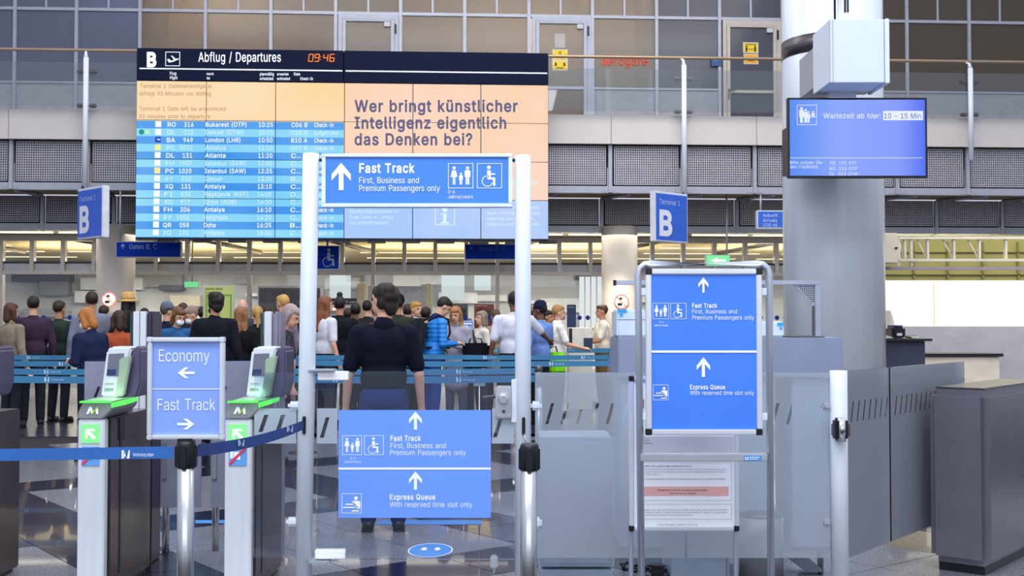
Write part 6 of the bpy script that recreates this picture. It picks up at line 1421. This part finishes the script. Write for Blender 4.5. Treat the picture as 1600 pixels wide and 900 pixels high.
# the man in the navy polo, nearest to the gate
person(600, 444, 8.0, 186, 'nearest man in a navy polo shirt and jeans seen from behind beyond the gate', '#0a0e1f', '#1d2f66', 'messy', '#241814', 'light', 'short', ('down', 'down'), 0, 48, 0, 1.06, fine=True, collar='#0a0e1f')
person(143, 456, 13.2, 205, 'man in a grey hooded jacket with cropped dark hair, facing away near the beige column', '#7c7f92', '#23283c', 'short', '#2c1d18', 'tan')
person(139, 481, 10.95, -115, 'woman with tousled copper blonde hair in a navy jacket looking down', '#1a2240', '#1a1c28', 'bob', '#a8682c', 'light', lean=8, nod=15, pose=('phone', 'phone'), mask=True)
person(201, 459, 12.9, 170, 'person in a straw hat with black band and dark coat', '#191a20', '#1b1c24', 'long', '#141012', 'tan', hat=('straw', ''))
person(185, 486, 11.5, 215, 'dark haired woman in a rust orange jacket below the straw hat', '#9c4a2c', '#22202a', 'bob', '#2e1d16', 'tan', pose=('forward', 'phone'), lean=6)
person(262, 471, 13.6, 130, 'man in a grey flat cap and navy top near the glass wall', '#161b36', '#20253a', 'short', '#5a4a40', 'light', hat=('flat', '#626a7a'))
person(277, 480, 11.7, 48, 'woman with a brown bob and white face mask in a blue denim jacket', '#2c5c8c', '#20242e', 'bob', '#66401f', 'light', mask=True, lean=5, nod=18, pose=('phone', 'phone'))
person(286, 474, 14.9, 190, 'person with dark red hair behind the woman in the denim jacket', '#22222a', '#20222c', 'bob', '#4a1e17', 'light')
person(303, 478, 12.6, -58, 'grey haired man with white face mask in a slate blue shirt reading papers', '#4a5578', '#2a2d38', 'short', '#8a7466', 'light', mask=True, lean=9, nod=18, pose=('phone', 'phone'))
person(336, 457, 12.1, 172, 'tall man with black hair and full beard in a black coat, his back turned', '#15161e', '#14161c', 'messy', '#15110f', 'tan', hyaw=45, coat=.2, beard=True, build_=1.08)
person(379, 468, 17.0, 185, 'man with a balding grey head behind the long haired woman', '#3a3e4a', '#22242c', 'bald', '#a8988c', 'light')
person(377, 480, 11.4, 160, 'woman with long light brown hair in a black jacket beside the bearded man', '#121319', '#16181f', 'long', '#8a5c34', 'light')
person(402, 479, 13.1, 196, 'blonde woman with a pony tail in a black top near the reader tower', '#17181c', '#23242a', 'tail', '#b08a4c', 'light')
person(441, 461, 14.6, -125, 'person with a yellow blonde head in a mauve shirt before the dark display case', '#8f7f90', '#2a2c38', 'short', '#c29a52', 'light')
person(357, 484, 15.0, 170, 'person with bright orange hair peeping over the black coat shoulder', '#2a2a33', '#2a2a33', 'short', '#c4561c', 'light')
pm = mat('patterned_dress', '#3b3a44', .8, 0, .9, 38, spec=.1)
person(449, 476, 9.7, 84, 'woman with grey blonde hair and patterned dark dress leaning behind the side panel', '#3b3a44', '#14151d', 'bob', '#9a8784', 'light', 'short', ('reach', 'reach'), lean=16, nod=12, stripes=pm, coat=.25)
person(509, 463, 12.7, 128, 'woman with long auburn hair in a white top just past the tall gate post', '#d4d3dc', '#262833', 'long', '#7c4a2c', 'light', 'short')
person(531, 464, 14.2, 182, 'person with a dark hair bun in a black coat', '#15161e', '#1a1b24', 'bun', '#17120f', 'tan')
person(555, 474, 14.9, 196, 'short haired person in a charcoal jacket half hidden by the navy polo man', '#1e2028', '#1e2028', 'short', '#191311', 'dark')
person(622, 459, 13.3, 178, 'person in a dark beanie and olive jacket behind the navy polo man', '#2c3026', '#22252c', 'short', '#14151c', 'tan', hat=('beanie', '#14151f'))
person(651, 472, 15.4, 40, 'blonde person in a grey suit jacket facing this way', '#4c4e5c', '#2a2c36', 'short', '#b0803c', 'light', collar='#dcdce4')
# man in the blue quilted jacket
def quilt():
    m = mat('blue_quilting', '#1d7fd6', .5, 0, .05, 5); n = m.node_tree; N = n.nodes.new; L = n.links.new
    t_ = N('ShaderNodeTexCoord'); w_ = N('ShaderNodeTexWave'); w_.bands_direction = 'Z'; w_.inputs['Scale'].default_value = 5.5; w_.inputs['Distortion'].default_value = .5
    bp = N('ShaderNodeBump'); bp.inputs['Strength'].default_value = .5; bp.inputs['Distance'].default_value = .012
    L(t_.outputs['Object'], w_.inputs['Vector']); L(w_.outputs['Fac'], bp.inputs['Height']); L(bp.outputs[0], n.nodes['Principled BSDF'].inputs['Normal']); return m
r_, M_, U_, s_ = person(688, 463, 11.9, 112, 'dark haired man in a bright blue quilted jacket looking down at a phone', '#1d7fd6', '#1f3c80', 'short', '#171210', 'light', pose=('phone', 'down'), lean=9, nod=25, stripes=quilt(), collar='#182a58', build_=1.06)
backpack(M_ @ U_, 'large charcoal backpack worn by the man in the blue quilted jacket', '#23262e', '#1a1c22')
r_, M_, U_, s_ = person(713, 479, 12.9, -18, 'woman with long golden brown hair and grey scarf holding a phone', '#a29fae', '#5a5a68', 'long', '#a06f3c', 'light', pose=('phone', 'phone'), nod=16, coat=.3, collar='#9298a6')
held(M_ @ U_, 'phone', 'dark phone held by the woman with the grey scarf', 'phone', [('case', lambda q: q.box(-.035, .035, -.36, -.345, 1.13, 1.27, .005), BLACK, (0, -.35, 1.13))])
held(M_ @ U_, 'shoulder_bag', 'pink and black patterned shoulder bag beside the woman with the grey scarf', 'bag', [('bag', lambda q: q.box(.24, .42, -.12, .1, .86, 1.12, .05), mat('bag_pink', '#c49a9c', .7, 0, .5, 22), (.33, 0, .86)), ('strap', lambda q: q.tube([(.33, -.02, 1.1), (.27, 0, 1.3), (.2, .0, 1.475), (.27, .06, 1.3), (.33, .04, 1.1)], .009, 8), BLACK, 0)])
person(752, 486, 15.2, -65, 'person with ash brown hair and cream top in the distance between two white shirts', '#d9d3ca', '#3a3c48', 'bob', '#8d7a6c', 'light')
r_, M_, U_, s_ = person(803, 456, 11.0, 196, 'man in a white short sleeved shirt passing behind the lock post', '#cfcfe0', '#1d1f2a', 'short', '#17120f', 'dark', 'short', ('out', 'down'), build_=1.12)
held(M_, 'carry_bag', 'black carry bag held out by the man in the white shirt', 'bag', [('bag', lambda q: q.box(.28, .60, -.34, -.12, .78, 1.1, .03), cloth('#0e0f18'), (.45, -.2, .78)), ('handle', lambda q: q.tube([(.36, -.23, 1.09), (.37, -.23, 1.15), (.48, -.23, 1.17), (.52, -.23, 1.15), (.53, -.23, 1.09)], .01, 8), BLACK, 0)])
r_, M_, U_, s_ = person(843, 469, 12.7, 222, 'man in a navy cap and light blue shirt beside the lock post', '#6f8fd0', '#1a1c26', 'short', '#15100e', 'dark', 'long', ('phone', 'pocket'), hat=('cap', '#181d3c'), hyaw=25)
held(M_, 'carry_bag', 'lime green high visibility bag held by the man in the navy cap', 'bag', [('bag', lambda q: q.box(-.42, -.12, -.16, .16, .72, 1.03, .04), cloth('#7fd81c'), (-.27, 0, .6)), ('handle', lambda q: q.tube([(-.36, 0, 1.02), (-.33, 0, 1.11), (-.22, 0, 1.11), (-.18, 0, 1.02)], .011, 8), BLACK, 0)])
person(857, 485, 16.2, 60, 'dark haired person in black behind the man in the light blue shirt', '#1a1b22', '#1a1b22', 'short', '#15110f', 'tan')
person(873, 477, 16.9, 96, 'fair haired staff member in a white short sleeved shirt at the glass desk', '#f0ebe4', '#15171f', 'short', '#a87a48', 'light', 'short', ('forward', 'forward'), collar='#f0ebe4')
person(940, 476, 18.6, -80, 'staff member in a white shirt partly hidden by the beige column', '#e6ddcc', '#6a5030', 'short', '#4a3222', 'tan', 'short', ('forward', 'forward'))
person(93, 470, 13.9, 165, 'person in a dark green parka at the outer end of the queue', '#2c3a34', '#20242e', 'short', '#2e2019', 'tan')
person(52, 463, 12.6, 200, 'person in a dark plum sweater at the outer end of the queue', '#3c2c40', '#20242e', 'short', '#1c1512', 'light')
person(18, 474, 11.6, 150, 'person with chestnut bob and beige jacket at the outermost end of the queue', '#8a7c6c', '#20242e', 'bob', '#4a2c1a', 'light')
person(590, 477, 15.6, 150, 'person in a brown jacket far behind the navy polo man', '#5a4638', '#2a2c34', 'short', '#5a3c24', 'light')
for px_, tp, Y_, yw, lb, c_, h_, hc_ in ((163, 478, 18.2, 170, 'person in an ink blue coat behind the grey hooded man', '#1b2238', 'short', '#2a1c16'), (226, 482, 18.6, 190, 'person in a bottle green coat between the straw hat and the flat cap', '#1c2a26', 'bob', '#241813'),
    (318, 480, 18.4, 150, 'person in a wine red jacket behind the grey haired reader', '#4a1c28', 'short', '#1b1411'), (418, 478, 18.8, 200, 'person in a slate coat behind the blonde pony tail', '#2a2e3c', 'short', '#3a2a20'),
    (466, 470, 17.9, 175, 'tall person in black near the tall gate post, far in the queue', '#14151b', 'short', '#17120f'), (492, 474, 18.9, 185, 'person in a brown parka just behind the auburn haired woman', '#3c2e26', 'bob', '#3a2418'),
    (545, 482, 18.6, 160, 'person in a navy anorak between the hair bun and the charcoal jacket', '#182040', 'short', '#2a1c14'), (574, 470, 19.2, 178, 'person in a graphite coat right behind the navy polo man', '#202228', 'short', '#120e0c'),
    (637, 476, 18.3, 182, 'person in a dark teal coat between the beanie and the blonde person', '#1a3038', 'short', '#2c1e16'), (666, 480, 16.9, 165, 'person in a black coat beside the blue quilted jacket', '#14151b', 'short', '#1a1310'),
    (774, 484, 18.9, 200, 'person in a beige trench coat behind the passing white shirt', '#8f8068', 'short', '#5a4230'), (826, 480, 19.7, 185, 'person in a dark coat behind the lock post', '#1a1c24', 'short', '#18120f')):
    OV[px_] = Y_; person(px_, tp, Y_, yw, lb, c_, '#1a1c26', h_, hc_, 'light', coat=.2)
# ================================================================= QUEUE BELTS
BQ = mat('queue_belt_blue', '#37779f', .6, 0, .05, 4)
rn = random.Random(11)
rows_ = [(9.25, -60, 842, .055, 'nearest'), (10.65, -60, 842, .055, 'second'), (12.6, -60, 1010, .06, 'third'), (14.75, -60, 1010, .06, 'fourth'), (18.2, 640, 1010, .07, 'farthest')]
for Yq, pa, pb, bh, nm in rows_:
    pl = PL(Yq); xa, xb = pl.X(pa), pl.X(pb); n = max(2, round((xb-xa)/3.3)); st_ = (xb-xa)/n
    b0 = thing('queue_belt', 'blue queue belt with white logo prints, %s row of the queue' % nm, 'belt', ((xa+xb)/2, Yq, .94))
    for k in range(n):
        u_, v_ = xa+k*st_+.035, xa+(k+1)*st_-.035
        m = MB(); ribbon(m, [(u_+(v_-u_)*j/6, Yq, .982-.012*math.sin(math.pi*j/6)) for j in range(7)], bh); m.build('webbing', BQ, b0)
        for fr in (.28, .72):
            m = MB(); qx = 800+(u_+(v_-u_)*fr)/Yq*FPX; qy = 500+(EYE.z-.972)*FPX/Yq
            belt_print(pl, m, qx, qy, bh*FPX/Yq*.72, 'Verbindung leben', 2.6, -.004); m.build('print', mat('queue_print', '#b9d0e2', .5, 0, 0), b0)
    for k in range(n+1):
        x = xa+k*st_
        if any(math.hypot(x-a, Yq-b_) < .6 for a, b_ in PEOPLE): continue
        p_ = thing('queue_post', 'slim steel queue post in the %s row' % nm, 'queue post', (x, Yq, 0), 'queue posts in the %s row' % nm)
        m = MB(); m.cyl(x, Yq, .02, .94, .028, 16); m.build('tube', STEEL, p_)
        m = MB(); m.lathe(x, Yq, [(.033, .93), (.034, 1.02), (.028, 1.03), (.01, 1.035)], 20); m.build('head', DSTEEL, p_)
        m = MB(); m.lathe(x, Yq, [(.16, 0), (.16, .012), (.03, .03)], 28); m.build('base', DSTEEL, p_)
# small white rounded counter tag
pl = PL(9.3)
t = thing('small_sign', 'small rounded pale plate on a slim stem between the belts near the lock', 'sign', (pl.X(748), 9.3, 0))
m = MB(); pl.box(m, 740, 595, 758, 603.5, -.006, .006, .012); m.build('plate', mat('plate_mint', '#c9dcd8', .5), t)
m = MB(); m.cyl(pl.X(749), 9.3, 0, pl.Z(603.5), .006, 8); m.lathe(pl.X(749), 9.3, [(.1, 0), (.1, .01)], 20); m.build('stem', STEEL, t)
# ================================================================= FAR HALL FURNITURE
def poster(Y, x0, y0, x1, y1, label, face, parts=(), fr='#b9b7a8'):
    pl = PL(Y); t = thing('poster_board', label, 'poster', (pl.X((x0+x1)/2), Y, 0))
    m = MB(); pl.box(m, x0, y0, x1, y1, .002, .05, .004); m.build('frame', mat('pframe_'+fr, fr, .4), t)
    m = MB(); pl.rect(m, x0+2, y0+2, x1-2, y1-2, 0); m.build('sheet', face, t)
    for a in (x0+3, x1-3): m = MB(); m.cyl(pl.X(a), Y+.08, 0, pl.Z(y0+4), .015, 8); m.build('leg', GREYP, t)
    for nm, fn, mm in parts: m = MB(); fn(pl, m); m.build(nm, mm, t)
    return t
poster(16.2, 317, 446, 366, 520, 'yellow-green security notice poster on a stand behind the bearded man', mat('poster_lime', '#b8bf6a', .5), (
    ('lettering', lambda pl, m: (pl.text(m, 'Security Advice', 321, 453, 3.6, 27, -.003, .02), pl.text(m, 'Sicherheitshinweis', 321, 458, 2.4, 22, -.003)), mat('ink_olive', '#3c4420', .6, 0, 0)),
    ('green_box', lambda pl, m: pl.outline(m, 321.5, 460, 362, 500, 2.4, -.003), mat('poster_green', '#5f9a48', .5, 0, 0))))
HBL = PL(27)
def hbox(name, label, cat, Y, x0, y0, x1, y1, m_, d=.3, extra=(), floor=True):
    pl = PL(Y); t = thing(name, label, cat, (pl.X((x0+x1)/2), Y, 0 if floor else pl.Z(y1)))
    m = MB(); pl.box(m, x0, y0, x1, y1, 0, d, .01) if not floor else m.box(pl.X(x0), pl.X(x1), Y, Y+d, 0, pl.Z(y0), .01)
    m.build('body', m_, t)
    for nm, bx, mm in extra: m = MB(); pl.rect(m, *bx, -.006); m.build(nm, mm, t)
    return t
hbox('display_case', 'dark grey glazed display case with one shelf line beyond the glass wall', 'cabinet', 24.5, 404, 450, 500, 500, mat('case_frame', '#6d7087', .5), .4,
     (('glass_front', (407, 453, 497, 472), mat('case_dark', '#565a74', .3, 0, .25, 8)), ('glass_front', (407, 474, 497, 496), mat('case_light', '#7d7f96', .3, 0, .2, 8))))
hbox('check_in_kiosk', 'black self service kiosk with a blue lit screen beside the woman with the scarf', 'kiosk', 16.9, 722, 513, 740, 600, BLACK, .3, ())
pl = PL(16.85); q = MB(); pl.box(q, 720.5, 501, 740, 516, -.03, .02, .004); ks = thing('kiosk_screen', 'small blue lit screen on top of the black kiosk', 'screen', (pl.X(730), 16.85, pl.Z(516))); q.build('bezel', mat('pale_bezel', '#9fb4dd', .4), ks)
q = MB(); pl.rect(q, 722, 502.5, 738.5, 514.5, -.034); q.build('display', emat('kiosk_blue', '#7fa6f2', .7), ks)
q = MB(); pl.rect(q, 724, 505, 737, 506.5, -.037); pl.rect(q, 724, 509, 735, 510.5, -.037); q.build('text_lines', WG, ks)
hbox('check_in_desk', 'pale check-in desk with a slanted dark side before the beige column', 'desk', 18.6, 888, 512, 926, 560, mat('desk_cream', '#dcd8c8', .5), .5,
     (('dark_panel', (912, 528, 926, 546), mat('desk_navy', '#2b3350', .5)), ('screen_back', (889, 513, 894, 538), BLACK)))
hbox('poster_panel', 'blue poster panel in the hall behind the man in the navy cap', 'poster', 25.5, 886, 476, 900, 500, mat('panel_royal', '#24499c', .5), .1, (('print', (888, 479, 897, 481), PB),), True)
hbox('poster_panel', 'red brown poster panel in the hall behind the passing white shirt', 'poster', 25.6, 741, 475, 772, 505, mat('panel_red', '#a8584c', .5), .1, (('heading', (743, 477, 762, 479), mat('heading_pale', '#e0b4a8', .5)), ('picture', (745, 484, 769, 502), mat('picture_dark', '#5a4248', .5))), True)
hbox('poster_panel', 'navy poster panel with dark figure in the hall beside the red panel', 'poster', 25.7, 708, 475, 731, 505, mat('panel_grey_navy', '#5c6c8c', .5), .1, (('dark_figure', (718, 482, 728, 500), BLACK),), True)
hbox('portal_post', 'cream upright portal post in the hall behind the navy polo man', 'portal', 22.0, 558, 443, 573, 560, mat('portal_cream', '#cfbf98', .45), .2, (('lamp_strip', (569, 443, 573, 500), mat('portal_edge', '#e8dcb4', .4)),))
hbox('portal_post', 'cream upright portal post in the hall above the blonde person in the suit jacket', 'portal', 22.0, 665, 443, 674, 560, MC['portal_cream'], .2, ())
pl = PL(22.2)
t = thing('sign_band', 'dark sign band with pale words airport cont spanning between two cream portals', 'sign', (pl.X(545), 22.2, 0))
t['label'] = 'dark wide sign band with pale words behind the person with the hair bun'
m = MB(); pl.box(m, 500, 466, 557, 476, 0, .1); m.build('band', mat('band_dark', '#4a3e48', .5), t)
for a in (502, 555): m = MB(); m.cyl(pl.X(a), 22.28, 0, pl.Z(466), .02, 8); m.build('leg', GREYP, t)
m = MB(); pl.text(m, 'and airport conc', 518, 473.5, 4, 39, -.005); m.build('lettering', WLET, t)
